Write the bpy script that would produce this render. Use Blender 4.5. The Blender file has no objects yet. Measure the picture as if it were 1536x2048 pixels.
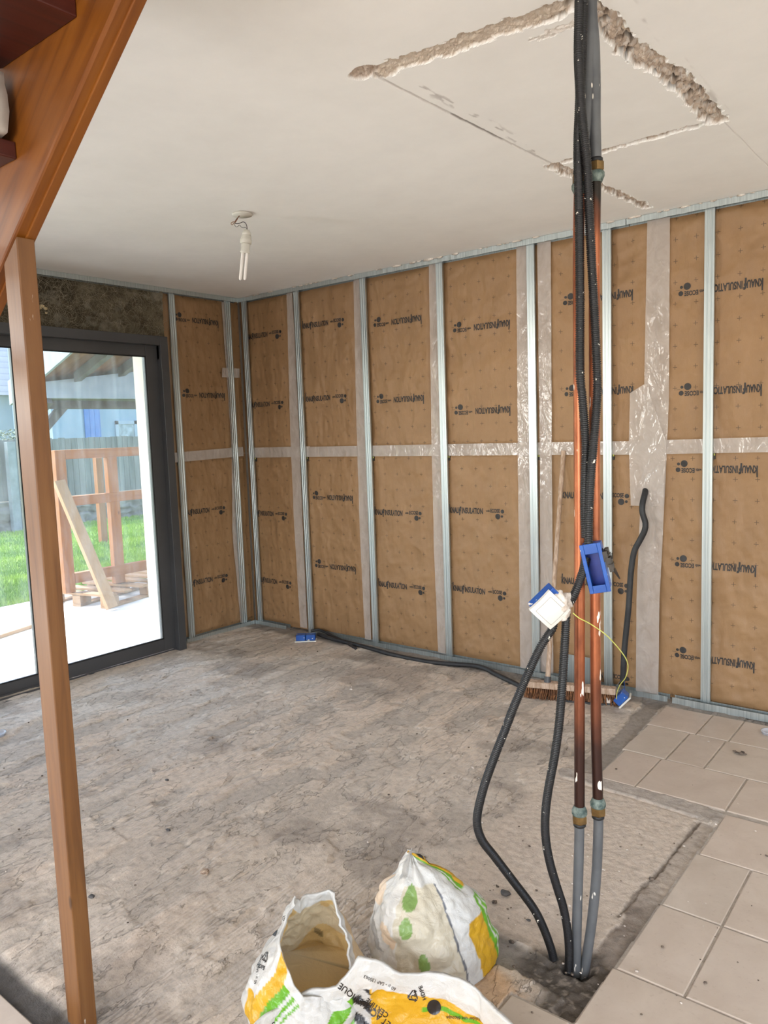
import bpy, bmesh, math, random
import numpy as np
from mathutils import Vector, Matrix, noise as mn
from mathutils.bvhtree import BVHTree

random.seed(7)
SC = bpy.context.scene
COL = SC.collection
H = 2.5

# ------------------------------------------------------------------ camera
CAM = np.array([4.490098, -3.940512, 1.463299])
YAW, PITCH, ROLL, FPX = 0.675062, -0.104538, -0.034927, 1524.466
def cam_basis():
    f = np.array([-math.sin(YAW)*math.cos(PITCH), math.cos(YAW)*math.cos(PITCH), math.sin(PITCH)])
    r = np.array([math.cos(YAW), math.sin(YAW), 0.0])
    u = np.cross(r, f)
    return f, r*math.cos(ROLL)+u*math.sin(ROLL), -r*math.sin(ROLL)+u*math.cos(ROLL)
CF, CR, CU = cam_basis()
cam_data = bpy.data.cameras.new('camera')
cam = bpy.data.objects.new('camera', cam_data)
COL.objects.link(cam)
cam_data.sensor_fit = 'VERTICAL'
cam_data.sensor_height = 24.0
cam_data.lens = FPX/2048*24.0
cam_data.clip_start = 0.05
cam.matrix_world = Matrix(((CR[0], CU[0], -CF[0], CAM[0]), (CR[1], CU[1], -CF[1], CAM[1]),
                           (CR[2], CU[2], -CF[2], CAM[2]), (0, 0, 0, 1)))
SC.camera = cam

def ray(px, py):
    return CF*FPX + CR*(px-768) - CU*(py-1024)
def at(px, py, ax, val):
    "measured position: the sight line of a spot in the photo met with a known plane of the room"
    d = ray(px, py); t = (val-CAM[ax])/d[ax]
    return Vector(CAM+d*t)
def atp(px, py, p0, n):
    d = ray(px, py); n = np.array(n); t = np.dot(np.array(p0)-CAM, n)/np.dot(d, n)
    return Vector(CAM+d*t)

# ------------------------------------------------------------------ light
SC.view_settings.view_transform = 'Standard'
SC.view_settings.look = 'None'
SC.view_settings.gamma = 1.0
SC.view_settings.use_curve_mapping = False
SC.view_settings.exposure = 0.60

world = bpy.data.worlds.new('sky'); SC.world = world; world.use_nodes = True
wn = world.node_tree.nodes; wl = world.node_tree.links
wn.clear()
sky = wn.new('ShaderNodeTexSky'); sky.sky_type = 'NISHITA'; sky.sun_disc = False
sky.sun_elevation = math.radians(48); sky.sun_rotation = math.radians(220); sky.altitude = 50
sky.air_density = 1.0; sky.dust_density = 1.5; sky.ozone_density = 1.0
bg = wn.new('ShaderNodeBackground'); bg.inputs['Strength'].default_value = 0.74
wo = wn.new('ShaderNodeOutputWorld')
wl.new(sky.outputs[0], bg.inputs['Color']); wl.new(bg.outputs[0], wo.inputs['Surface'])

def aim(o, direction):
    o.rotation_euler = Vector(direction).to_track_quat('-Z', 'Y').to_euler()
sd = bpy.data.lights.new('sun', 'SUN'); sd.energy = 7.0; sd.angle = math.radians(0.6); sd.color = (1.0, .95, .86)
sun = bpy.data.objects.new('sun', sd); COL.objects.link(sun); aim(sun, (.48, -.22, -.85)); sun.location = (-6, 3, 9)

def area(name, loc, direction, sx, sy, power, color):
    l = bpy.data.lights.new(name, 'AREA'); l.shape = 'RECTANGLE'; l.size = sx; l.size_y = sy
    l.energy = power; l.color = color
    o = bpy.data.objects.new(name, l); COL.objects.link(o); o.location = loc; aim(o, direction); return o
# added fill lamps in made-up openings behind the camera, to brighten the room
area('added_rear_fill', (4.6, -6.62, 1.45), (0, 1, .12), 2.6, 1.7, 85, (1.0, .98, .955))
area('added_side_fill', (7.12, -3.6, 1.45), (-1, .06, .05), 2.6, 1.7, 26, (1.0, .98, .955))

area('added_left_fill', (-.34, -5.2, 1.25), (1, .30, .22), 2.0, 1.9, 105, (.97, .985, 1.0))  # added fill lamp out of view, lifts the far ceiling

# ------------------------------------------------------------------ numpy noise
def _h(ix, iy, s):
    h = (ix.astype(np.int64)*374761393 + iy.astype(np.int64)*668265263 + int(s)*1442695041) & 0xffffffff
    h = ((h ^ (h >> 13))*1274126177) & 0xffffffff
    h = h ^ (h >> 16)
    return (h & 0xffffff)/float(0xffffff)
def vn(x, y, s=0):
    x = np.asarray(x, float); y = np.asarray(y, float)
    ix = np.floor(x); iy = np.floor(y); fx = x-ix; fy = y-iy
    fx = fx*fx*(3-2*fx); fy = fy*fy*(3-2*fy)
    a = _h(ix, iy, s); b = _h(ix+1, iy, s); c = _h(ix, iy+1, s); d = _h(ix+1, iy+1, s)
    return (a*(1-fx)+b*fx)*(1-fy)+(c*(1-fx)+d*fx)*fy
def fbm(x, y, s=0, o=4, g=.5):
    v = 0; a = 1; t = 0
    for i in range(o):
        v = v+a*vn(x*2**i, y*2**i, s+i*17); t += a; a *= g
    return v/t
def ridge(x, y, s=0, o=3):
    v = 0; a = 1; t = 0
    for i in range(o):
        v = v+a*(1-np.abs(2*vn(x*2**i, y*2**i, s+i*31)-1)); t += a; a *= .5
    return v/t
def facets(x, y, s=0):
    "broken-lump heights: nearest jittered cell and its own tilt"
    ix = np.floor(x); iy = np.floor(y); best = np.full(np.shape(x), 9.0); out = np.zeros(np.shape(x))
    for dx in (-1, 0, 1):
        for dy in (-1, 0, 1):
            cx = ix+dx; cy = iy+dy
            px = cx+_h(cx, cy, s); py = cy+_h(cx, cy, s+5)
            d = (px-x)**2+(py-y)**2
            hgt = _h(cx, cy, s+9)+(x-px)*(_h(cx, cy, s+11)-.5)*1.4+(y-py)*(_h(cx, cy, s+13)-.5)*1.4
            m = d < best
            out = np.where(m, hgt, out); best = np.where(m, d, best)
    return out
def sm(a, b, x):
    t = np.clip((x-a)/(b-a), 0, 1); return t*t*(3-2*t)
def segd(x, y, pts):
    "distance to a polyline and the position along it"
    best = np.full(np.shape(x), 9.0); par = np.zeros(np.shape(x)); L = 0
    for (ax, ay), (bx, by) in zip(pts[:-1], pts[1:]):
        l = math.hypot(bx-ax, by-ay); ux, uy = (bx-ax)/l, (by-ay)/l
        t = np.clip((x-ax)*ux+(y-ay)*uy, 0, l)
        d = np.hypot(x-ax-ux*t, y-ay-uy*t); m = d < best
        best = np.where(m, d, best); par = np.where(m, L+t, par); L += l
    return best, par

# ------------------------------------------------------------------ materials
def lin(r, g, b):
    def c(v):
        v /= 255.0
        return v/12.92 if v <= .04045 else ((v+.055)/1.055)**2.4
    return (c(r), c(g), c(b), 1.0)
class NT:
    def __init__(s, name):
        s.m = bpy.data.materials.new(name); s.m.use_nodes = True
        s.n = s.m.node_tree.nodes; s.l = s.m.node_tree.links; s.n.clear()
        s.out = s.n.new('ShaderNodeOutputMaterial'); s.b = s.n.new('ShaderNodeBsdfPrincipled')
        s.l.new(s.b.outputs[0], s.out.inputs['Surface'])
    def add(s, t, **k):
        n = s.n.new(t)
        for a, v in k.items(): setattr(n, a, v)
        return n
    def set(s, **k):
        for a, v in k.items(): s.b.inputs[a.replace('_', ' ')].default_value = v
        return s
    def coord(s, scale=(1, 1, 1), kind='Object', rot=(0, 0, 0)):
        t = s.add('ShaderNodeTexCoord'); v = t.outputs[kind]
        if any(rot):
            m0 = s.add('ShaderNodeMapping'); m0.inputs['Rotation'].default_value = rot; s.l.new(v, m0.inputs['Vector']); v = m0.outputs['Vector']
        mp = s.add('ShaderNodeMapping'); mp.inputs['Scale'].default_value = scale
        s.l.new(v, mp.inputs['Vector']); return mp.outputs['Vector']
    def noise(s, vec, scale, detail=5, rough=.55, dist=0, kind=None):
        n = s.add('ShaderNodeTexNoise')
        if kind: n.noise_type = kind
        n.inputs['Scale'].default_value = scale
        n.inputs['Detail'].default_value = detail; n.inputs['Roughness'].default_value = rough
        n.inputs['Distortion'].default_value = dist
        s.l.new(vec, n.inputs['Vector']); return n.outputs['Fac']
    def ramp(s, fac, stops):
        r = s.add('ShaderNodeValToRGB'); e = r.color_ramp.elements
        while len(e) < len(stops): e.new(.5)
        for el, (p, c) in zip(e, stops):
            el.position = p; el.color = c if len(c) == 4 else (*c, 1)
        s.l.new(fac, r.inputs['Fac']); return r.outputs['Color']
    def mix(s, fac, a, b, blend='MIX'):
        n = s.add('ShaderNodeMix', data_type='RGBA', blend_type=blend)
        for i, v in ((0, fac), (6, a), (7, b)):
            if isinstance(v, (int, float)): n.inputs[i].default_value = v
            elif isinstance(v, tuple): n.inputs[i].default_value = v if len(v) == 4 else (*v, 1)
            else: s.l.new(v, n.inputs[i])
        return n.outputs[2]
    def math(s, op, a, b=0.0, clamp=False):
        n = s.add('ShaderNodeMath', operation=op, use_clamp=clamp)
        for i, v in ((0, a), (1, b)):
            if isinstance(v, (int, float)): n.inputs[i].default_value = v
            else: s.l.new(v, n.inputs[i])
        return n.outputs[0]
    def attr(s, name):
        n = s.add('ShaderNodeAttribute'); n.attribute_name = name; return n
    def bump(s, h, strength=.3, dist=.01, prev=None):
        n = s.add('ShaderNodeBump'); n.inputs['Strength'].default_value = strength; n.inputs['Distance'].default_value = dist
        s.l.new(h, n.inputs['Height'])
        if prev is not None: s.l.new(prev, n.inputs['Normal'])
        return n.outputs[0]
    def to(s, sock, name):
        if isinstance(sock, tuple): s.b.inputs[name].default_value = sock
        else: s.l.new(sock, s.b.inputs[name])
        return s
def mk(name, c1, c2=None, scale=6, stretch=(1, 1, 1), rough=.6, metal=0.0, bump=0.0, bscale=40, detail=5, spec=.5, lo=.35, hi=.65, bstretch=None, bdist=.01, rvar=0):
    t = NT(name); v = t.coord(stretch)
    if c2:
        t.to(t.ramp(t.noise(v, scale, detail), [(lo, c1), (hi, c2)]), 'Base Color')
    else: t.b.inputs['Base Color'].default_value = c1
    t.b.inputs['Roughness'].default_value = rough; t.b.inputs['Metallic'].default_value = metal
    t.b.inputs['Specular IOR Level'].default_value = spec
    if bump: t.to(t.bump(t.noise(t.coord(bstretch or stretch), bscale, 5), bump, bdist), 'Normal')
    if rvar:
        t.to(t.math('MULTIPLY_ADD', t.noise(v, scale*1.7), rvar), 'Roughness')
        t.n[-1].inputs[2].default_value = rough-rvar/2
    return t.m

# ------------------------------------------------------------------ mesh building
def link(name, me, parent=None):
    o = bpy.data.objects.new(name, me); COL.objects.link(o)
    if parent is not None: o.parent = parent
    return o
class MB:
    def __init__(s): s.v = []; s.f = []; s.m = []; s.sm = []
    def add(s, verts, faces, mi=0, smooth=False):
        b = len(s.v); s.v += [tuple(v) for v in verts]
        s.f += [tuple(b+i for i in f) for f in faces]
        s.m += [mi]*len(faces); s.sm += [smooth]*len(faces); return s
    def box(s, c, size, rot=None, mi=0):
        c = Vector(c); hx, hy, hz = size[0]/2, size[1]/2, size[2]/2
        R = rot.to_3x3() if rot is not None else Matrix.Identity(3)
        vs = [c+R@Vector((x, y, z)) for x in (-hx, hx) for y in (-hy, hy) for z in (-hz, hz)]
        return s.add(vs, [(0, 1, 3, 2), (4, 6, 7, 5), (0, 4, 5, 1), (2, 3, 7, 6), (0, 2, 6, 4), (1, 5, 7, 3)], mi)
    def b(s, lo, hi, mi=0):
        return s.box([(a+b)/2 for a, b in zip(lo, hi)], [abs(b-a) for a, b in zip(lo, hi)], None, mi)
    def bar(s, a, b, w, t, up=(0, 0, 1), mi=0):
        "straight timber from a to b, w wide along up, t thick"
        a = Vector(a); b = Vector(b); z = (b-a); L = z.length; z.normalize()
        x = Vector(up).cross(z).normalized(); y = z.cross(x)
        R = Matrix((x, y, z)).transposed()
        return s.box((a+b)/2, (t, w, L), R, mi)
    def tube(s, pts, r, n=12, mi=0, caps=True, smooth=True):
        pts = [Vector(p) for p in pts]; N = len(pts)
        tang = []
        for i in range(N):
            d = (pts[min(i+1, N-1)]-pts[max(i-1, 0)])
            tang.append(d.normalized() if d.length > 1e-9 else Vector((0, 0, 1)))
        ref = Vector((1, 0, 0)) if abs(tang[0].x) < .8 else Vector((0, 1, 0))
        nx = (ref-tang[0]*ref.dot(tang[0])).normalized(); rings = []
        for i in range(N):
            nx = (nx-tang[i]*nx.dot(tang[i])).normalized(); ny = tang[i].cross(nx)
            rr = r[i] if hasattr(r, '__len__') else r
            rings.append([pts[i]+nx*(math.cos(2*math.pi*k/n)*rr)+ny*(math.sin(2*math.pi*k/n)*rr) for k in range(n)])
        vs = [v for R in rings for v in R]; fs = []
        for i in range(N-1):
            for k in range(n):
                fs.append((i*n+k, i*n+(k+1) % n, (i+1)*n+(k+1) % n, (i+1)*n+k))
        s.add(vs, fs, mi, smooth)
        if caps:
            s.add(rings[0], [tuple(reversed(range(n)))], mi); s.add(rings[-1], [tuple(range(n))], mi)
        return s
    def lathe(s, prof, c=(0, 0, 0), n=24, mi=0, rot=None):
        c = Vector(c); R = rot.to_3x3() if rot is not None else Matrix.Identity(3)
        vs = []; fs = []
        for r, z in prof:
            for k in range(n):
                a = 2*math.pi*k/n; vs.append(c+R@Vector((r*math.cos(a), r*math.sin(a), z)))
        for i in range(len(prof)-1):
            for k in range(n):
                fs.append((i*n+k, i*n+(k+1) % n, (i+1)*n+(k+1) % n, (i+1)*n+k))
        fs.append(tuple(reversed(range(n)))); fs.append(tuple((len(prof)-1)*n+k for k in range(n)))
        return s.add(vs, fs, mi, True)
    def prism(s, poly, ext, mi=0):
        "closed polygon (3D points) pushed along ext"
        n = len(poly); ext = Vector(ext); poly = [Vector(p) for p in poly]
        vs = poly+[p+ext for p in poly]
        fs = [tuple(range(n))[::-1], tuple(range(n, 2*n))]+[(i, (i+1) % n, n+(i+1) % n, n+i) for i in range(n)]
        return s.add(vs, fs, mi)
    def rock(s, c, r, seed=0, mi=0, sq=(1, 1, 1), sub=2):
        bm = bmesh.new(); bmesh.ops.create_icosphere(bm, subdivisions=sub, radius=1)
        vs = []
        for v in bm.verts:
            k = 1+.45*(mn.noise(v.co*1.7+Vector((seed*3.1, seed*1.7, 0))))
            vs.append(Vector(c)+Vector((v.co.x*sq[0], v.co.y*sq[1], v.co.z*sq[2]))*r*k)
        fs = [tuple(v.index for v in f.verts) for f in bm.faces]; bm.free()
        return s.add(vs, fs, mi, True)
    def build(s, name, mats, parent=None, bevel=0, local=None, recalc=True):
        me = bpy.data.meshes.new(name)
        vs = s.v
        if local is not None: vs = [tuple(Vector(v)-Vector(local)) for v in vs]
        me.from_pydata(vs, [], s.f)
        for m in (mats if isinstance(mats, (list, tuple)) else [mats]): me.materials.append(m)
        me.polygons.foreach_set('material_index', s.m); me.polygons.foreach_set('use_smooth', s.sm)
        if recalc:
            bm = bmesh.new(); bm.from_mesh(me); bmesh.ops.recalc_face_normals(bm, faces=bm.faces); bm.to_mesh(me); bm.free()
        me.update()
        o = link(name, me, parent)
        if bevel:
            bv = o.modifiers.new('bevel', 'BEVEL'); bv.width = bevel; bv.segments = 2; bv.limit_method = 'ANGLE'
        if local is not None and parent is None: o.location = local
        return o
def tag(o, label=None, cat=None, group=None, kind=None):
    if label: o['label'] = label
    if cat: o['category'] = cat
    if group: o['group'] = group
    if kind: o['kind'] = kind
    return o
def thing(name, label, cat, loc=(0, 0, 0), group=None):
    o = bpy.data.objects.new(name, None); COL.objects.link(o); o.location = loc; o.empty_display_size = .05
    return tag(o, label, cat, group)
def struct(o): o['kind'] = 'structure'; return o
def part(mb, name, mats, root, bevel=0):
    "part of a thing: world-space geometry stored relative to the thing's base"
    return mb.build(name, mats, root, bevel, local=world_loc(root))
def world_loc(o):
    p = Vector(o.location)
    while o.parent is not None: o = o.parent; p += Vector(o.location)
    return p
def sub(mb, name, mats, par, bevel=0):
    return mb.build(name, mats, par, bevel, local=world_loc(par))
def grid_obj(name, X, Y, Z, mats, parent=None, col=None, uv=None, mask=None, smooth=True, flip=False, midx=None, local=None):
    "surface from 2D arrays of coordinates"
    nr, nc = X.shape
    co = np.stack([X, Y, Z], -1).reshape(-1, 3)
    if local is not None: co = co-np.array(local)
    idx = np.arange(nr*nc).reshape(nr, nc)
    q = np.stack([idx[:-1, :-1], idx[:-1, 1:], idx[1:, 1:], idx[1:, :-1]], -1).reshape(-1, 4)
    if flip: q = q[:, ::-1]
    if mask is not None: q = q[mask.reshape(-1)]
    me = bpy.data.meshes.new(name)
    me.vertices.add(len(co)); me.vertices.foreach_set('co', co.ravel())
    me.loops.add(q.size); me.loops.foreach_set('vertex_index', q.ravel().astype(np.int32))
    me.polygons.add(len(q)); me.polygons.foreach_set('loop_start', np.arange(0, q.size, 4, dtype=np.int32))
    me.update(calc_edges=True)
    me.polygons.foreach_set('use_smooth', np.full(len(q), smooth))
    for m in (mats if isinstance(mats, (list, tuple)) else [mats]): me.materials.append(m)
    if midx is not None: me.polygons.foreach_set('material_index', (midx.reshape(-1) if mask is None else midx.reshape(-1)[mask.reshape(-1)]).astype(np.int32))
    if col is not None:
        for an, c in (col.items() if isinstance(col, dict) else (('Col', col),)):
            a = me.color_attributes.new(an, 'FLOAT_COLOR', 'POINT')
            c4 = np.ones((nr*nc, 4)); c4[:, :3] = c.reshape(-1, 3); a.data.foreach_set('color', c4.ravel())
    if uv is not None:
        u = me.uv_layers.new(name='UVMap'); uvv = np.stack(uv, -1).reshape(-1, 2)[q.ravel()]
        u.data.foreach_set('uv', uvv.ravel())
    me.validate(); o = link(name, me, parent)
    if local is not None and parent is None: o.location = local
    return o
def text_tris(s, size=1.0, bold=0.0, shear=0.0, width=None):
    "outline of a word as triangles in the xy plane, left end at 0, baseline at 0"
    cu = bpy.data.curves.new('word', 'FONT'); cu.body = s; cu.size = size; cu.offset = bold; cu.shear = shear; cu.resolution_u = 3
    o = bpy.data.objects.new('word', cu); COL.objects.link(o)
    dg = bpy.context.evaluated_depsgraph_get(); dg.update()
    me = bpy.data.meshes.new_from_object(o.evaluated_get(dg))
    vs = [(v.co.x, v.co.y) for v in me.vertices]; fs = [tuple(p.vertices) for p in me.polygons]
    bpy.data.objects.remove(o); bpy.data.curves.remove(cu); bpy.data.meshes.remove(me)
    if not vs: return [], []
    x0 = min(v[0] for v in vs); x1 = max(v[0] for v in vs)
    k = (width/(x1-x0)) if width else 1.0
    return [((x-x0)*k, y) for x, y in vs], fs
def disc2(cx, cy, r, n=16):
    return [(cx+r*math.cos(2*math.pi*k/n), cy+r*math.sin(2*math.pi*k/n)) for k in range(n)], [tuple(range(n))]
class Art:
    "flat printed artwork: 2D outlines to be laid on a surface"
    def __init__(s): s.v = []; s.f = []
    def add(s, vf, dx=0, dy=0, k=1.0, rot=0.0):
        b = len(s.v); c, n = math.cos(rot), math.sin(rot)
        s.v += [(dx+k*(x*c-y*n), dy+k*(x*n+y*c)) for x, y in vf[0]]; s.f += [tuple(b+i for i in f) for f in vf[1]]; return s
    def rect(s, x0, y0, x1, y1): return s.add(([(x0, y0), (x1, y0), (x1, y1), (x0, y1)], [(0, 1, 2, 3)]))
    def poly(s, p): return s.add((p, [tuple(range(len(p)))]))
    def fine(s, maxlen):
        bm = bmesh.new(); vs = [bm.verts.new((x, y, 0)) for x, y in s.v]
        for f in s.f:
            try: bm.faces.new([vs[i] for i in f])
            except ValueError: pass
        bmesh.ops.triangulate(bm, faces=bm.faces)
        for _ in range(4):
            es = [e for e in bm.edges if e.calc_length() > maxlen]
            if not es: break
            bmesh.ops.subdivide_edges(bm, edges=es, cuts=1); bmesh.ops.triangulate(bm, faces=bm.faces)
        bm.verts.index_update()
        r = ([(v.co.x, v.co.y) for v in bm.verts], [tuple(v.index for v in f.verts) for f in bm.faces]); bm.free(); return r
# ------------------------------------------------------------------ palette
M = {}
M['white_wall'] = mk('white_paint', lin(214, 210, 202), lin(224, 220, 212), 3, rough=.8)
M['render'] = mk('white_render', lin(196, 190, 180), lin(208, 202, 192), 9, rough=.85, bump=.15, bscale=120)
M['alu'] = mk('anthracite_aluminium', lin(62, 62, 64), lin(70, 70, 72), 3, rough=.42, spec=.5)
M['rubber'] = mk('black_rubber_seal', lin(20, 20, 21), rough=.6)
def galv():
    t = NT('galvanised_steel')
    v = t.coord((110, 110, .5)); n = t.noise(v, 1.0, 3)
    c = t.ramp(n, [(.3, lin(172, 182, 184)), (.7, lin(208, 216, 216))])
    t.to(c, 'Base Color'); t.set(Metallic=.86, Roughness=.36)
    n2 = t.noise(t.coord((1, 1, .25)), 30, 3)
    t.to(t.math('ADD', t.math('MULTIPLY', n2, .22), .25), 'Roughness')
    return t.m
M['galv'] = galv()
def wood(name, c1, c2, c3, grain=(38, 38, 2.2), rough=.38, rot=(0, 0, 0), knots=False, paint=0.0, coat=0.0):
    t = NT(name); v = t.coord(grain, rot=rot)
    n = t.noise(v, 1.0, 6, .6, .6); v2 = t.coord((2.5, 2.5, .8), rot=rot); n2 = t.noise(v2, 1.4, 3)
    c = t.ramp(n, [(.25, c1), (.5, c2), (.78, c3)])
    c = t.mix(t.math('MULTIPLY', n2, .5), c, c1)
    if paint:
        vp = t.coord((70, 70, 13)); p = t.noise(vp, .55, 5, .6)
        k = t.ramp(p, [(1-paint, (0, 0, 0)), (1-paint+.03, (1, 1, 1))])
        c = t.mix(k, c, lin(205, 196, 184))
    if knots:
        vo = t.add('ShaderNodeTexVoronoi'); vo.inputs['Scale'].default_value = 1.0; t.l.new(t.coord((9, 9, 3.2)), vo.inputs['Vector'])
        k = t.ramp(vo.outputs['Distance'], [(.045, (1, 1, 1)), (.075, (0, 0, 0))])
        c = t.mix(t.math('MULTIPLY', k, .75), c, tuple(x*.35 for x in c1[:3]))
    t.to(c, 'Base Color'); t.b.inputs['Roughness'].default_value = rough
    t.b.inputs['Coat Weight'].default_value = coat; t.b.inputs['Coat Roughness'].default_value = .25
    t.to(t.bump(n, .12, .003), 'Normal')
    return t.m
R90 = (0, math.radians(90), 0)
M['post'] = wood('stained_post_wood', lin(82, 48, 20), lin(114, 74, 36), lin(128, 88, 48), rough=.42, knots=True, paint=.3)
M['stringer'] = wood('varnished_stringer_wood', lin(88, 44, 8), lin(124, 70, 16), lin(140, 84, 22), grain=(2.4, 34, 34), rot=(0, math.radians(36.4), 0), rough=.42, coat=.06)
M['tread'] = wood('dark_red_tread_wood', lin(45, 12, 6), lin(72, 22, 10), lin(85, 31, 15), grain=(34, 2.4, 34), rough=.48, coat=.0)
M['larch'] = wood('orange_larch', lin(127, 71, 28), lin(146, 90, 40), lin(155, 103, 52), rough=.6, knots=True)
M['larch_h'] = wood('orange_larch_rail', lin(127, 71, 28), lin(146, 90, 40), lin(155, 103, 52), grain=(38, 2.2, 38), rough=.6)
M['pallet'] = wood('pallet_wood', lin(133, 98, 66), lin(153, 120, 87), lin(167, 136, 103), grain=(3, 26, 26), rough=.75)
M['plank'] = wood('pale_plank', lin(146, 111, 77), lin(162, 129, 95), lin(170, 139, 108), rough=.65, knots=True)
M['roofwood'] = wood('brown_roof_boards', lin(92, 52, 28), lin(126, 77, 45), lin(152, 102, 65), grain=(1.6, 14, 14), rough=.7)
M['darkwood'] = wood('weathered_beam', lin(73, 67, 63), lin(94, 85, 82), lin(104, 97, 92), grain=(10, 2, 10), rough=.8)
M['fascia'] = mk('pale_grey_painted_timber', lin(139, 148, 157), lin(151, 157, 165), 6, rough=.7)
M['fence'] = wood('weathered_fence_boards', lin(89, 87, 82), lin(115, 114, 108), lin(134, 133, 127), grain=(9, 9, .7), rough=.85)
M['conc_post'] = mk('grey_concrete_post', lin(119, 124, 124), lin(139, 143, 143), 8, rough=.85)
M['stone'] = mk('grey_brown_stone', lin(100, 95, 85), lin(136, 129, 117), 3.5, rough=.9, bump=.5, bscale=14)
def slates():
    t = NT('pale_slates'); w = t.add('ShaderNodeTexWave'); w.bands_direction = 'Z'; w.wave_profile = 'SAW'; w.inputs['Scale'].default_value = 1.6; w.inputs['Distortion'].default_value = .3
    t.l.new(t.coord(), w.inputs['Vector']); c = t.ramp(w.outputs['Fac'], [(.1, lin(84, 92, 104)), (.25, lin(112, 120, 132)), (.95, lin(124, 132, 142))])
    t.to(t.mix(t.noise(t.coord(), 4, 4), c, lin(96, 104, 118)), 'Base Color'); t.set(Roughness=.6); return t.m
M['slate'] = slates()
M['nb_wall'] = mk('pale_neighbour_render', lin(133, 146, 157), lin(141, 153, 164), 2, rough=.85)
M['blue'] = mk('blue_painted_shutter', lin(77, 107, 159), lin(92, 122, 171), 4, rough=.6)
M['copper'] = None
def copper(name, dark):
    t = NT(name); v = t.coord((1, 1, 1))
    n = t.noise(t.coord((14, 14, 5)), 1.6, 5)
    c = t.ramp(n, [(.3, lin(112, 60, 36)), (.55, lin(160, 92, 58)), (.75, lin(184, 114, 76))])
    # tarnish near the soldered couplings, measured along the pipe
    sep = t.add('ShaderNodeSeparateXYZ'); t.l.new(v, sep.inputs[0])
    z = t.math('ADD', t.math('DIVIDE', sep.outputs[2], 3.0), t.math('MULTIPLY', t.noise(t.coord((30, 30, 12)), 1, 3), .04))
    k1 = t.ramp(z, [(dark[0], (1, 1, 1)), (dark[1], (0, 0, 0))]); c = t.mix(k1, c, lin(58, 36, 30))
    if len(dark) > 2:
        k2 = t.ramp(z, [(dark[2], (0, 0, 0)), (dark[3], (1, 1, 1))]); c = t.mix(k2, c, lin(40, 34, 28))
    p = t.noise(t.coord((55, 55, 16)), 1.0, 2, .5)
    kp = t.ramp(p, [(.69, (0, 0, 0)), (.705, (1, 1, 1))]); c = t.mix(kp, c, lin(226, 214, 200))
    t.to(c, 'Base Color')
    t.to(t.math('MULTIPLY', t.math('SUBTRACT', 1.0, kp), .55), 'Metallic'); t.b.inputs['Roughness'].default_value = .36
    return t.m
M['copper_a'] = copper('tarnished_copper_a', (.66/3, .92/3))
M['copper_b'] = copper('tarnished_copper_b', (.68/3, .94/3, 1.98/3, 2.10/3))
def splashed(name, c1, c2, thr=.71, rough=.45, spots=(36, 36, 12)):
    t = NT(name); c = t.ramp(t.noise(t.coord(), 14, 4), [(.35, c1), (.65, c2)])
    p = t.noise(t.coord(spots), 1.0, 2, .5); k = t.ramp(p, [(thr, (0, 0, 0)), (thr+.012, (1, 1, 1))])
    t.to(t.mix(k, c, lin(222, 214, 200)), 'Base Color'); t.b.inputs['Roughness'].default_value = rough; return t.m
M['pvc'] = splashed('grey_plastic_pipe', lin(78, 79, 81), lin(92, 93, 94), .665)
M['conduit'] = splashed('black_ribbed_plastic', lin(15, 14, 15), lin(25, 23, 24), .715, .48, (90, 90, 60))
M['cable'] = mk('black_cable_sheath', lin(30, 30, 32), lin(44, 44, 46), 20, rough=.55)
M['brass'] = mk('brass_nut', lin(104, 82, 50), lin(142, 114, 72), 40, rough=.35, metal=.7)
M['verdigris'] = mk('green_crusted_brass', lin(52, 68, 64), lin(116, 126, 118), 70, rough=.8, bump=.3, bscale=150)
M['bluebox'] = splashed('blue_plastic_box', lin(20, 68, 142), lin(32, 86, 164), .68, .4, (40, 40, 40))
M['bluedark'] = mk('deep_blue_plastic', lin(14, 34, 110), lin(20, 46, 130), 30, rough=.4)
M['plate'] = mk('off_white_plastic', lin(208, 204, 195), lin(216, 212, 204), 10, rough=.35)
M['line'] = mk('seam_grey', lin(150, 144, 136), rough=.6)  # flat grey for the switch rocker seam
M['plasterlump'] = mk('old_plaster_lump', lin(176, 160, 146), lin(226, 216, 206), 40, rough=.9, bump=.5, bscale=90)
M['bakelite'] = mk('black_bakelite', lin(26, 24, 22), lin(60, 50, 40), 40, rough=.5)
M['yellowgreen'] = mk('yellow_green_wire', lin(178, 178, 74), lin(204, 204, 112), 60, rough=.5)
M['greywire'] = mk('grey_wire', lin(120, 118, 116), rough=.6)
M['blackwire'] = mk('dark_wire', lin(46, 38, 44), rough=.6)
M['brownwire'] = mk('brown_wire', lin(130, 84, 46), rough=.6)
M['lampplastic'] = mk('white_lamp_plastic', lin(206, 202, 190), lin(222, 218, 208), 30, rough=.45)
M['lamptube'] = mk('frosted_tube', lin(232, 226, 220), rough=.25)
M['broomwood'] = mk('dusty_broom_wood', lin(150, 122, 98), lin(190, 166, 146), 14, stretch=(6, 6, 1), rough=.75)
M['bristle'] = mk('brown_bristle', lin(78, 46, 24), lin(138, 92, 56), 60, rough=.8)
M['ink'] = mk('dark_print', lin(46, 42, 40), rough=.6)
M['crumb'] = mk('dark_crumb', lin(58, 50, 44), lin(128, 112, 98), 90, rough=.9)
M['pebble'] = mk('dark_pebble', lin(62, 60, 60), lin(90, 86, 84), 60, rough=.7)
M['shell'] = mk('snail_shell', lin(96, 62, 46), lin(206, 186, 164), 160, stretch=(1, 1, 3), rough=.5)
M['hair'] = mk('dry_root_fibre', lin(120, 110, 92), lin(158, 146, 124), 20, rough=.9)

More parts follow.
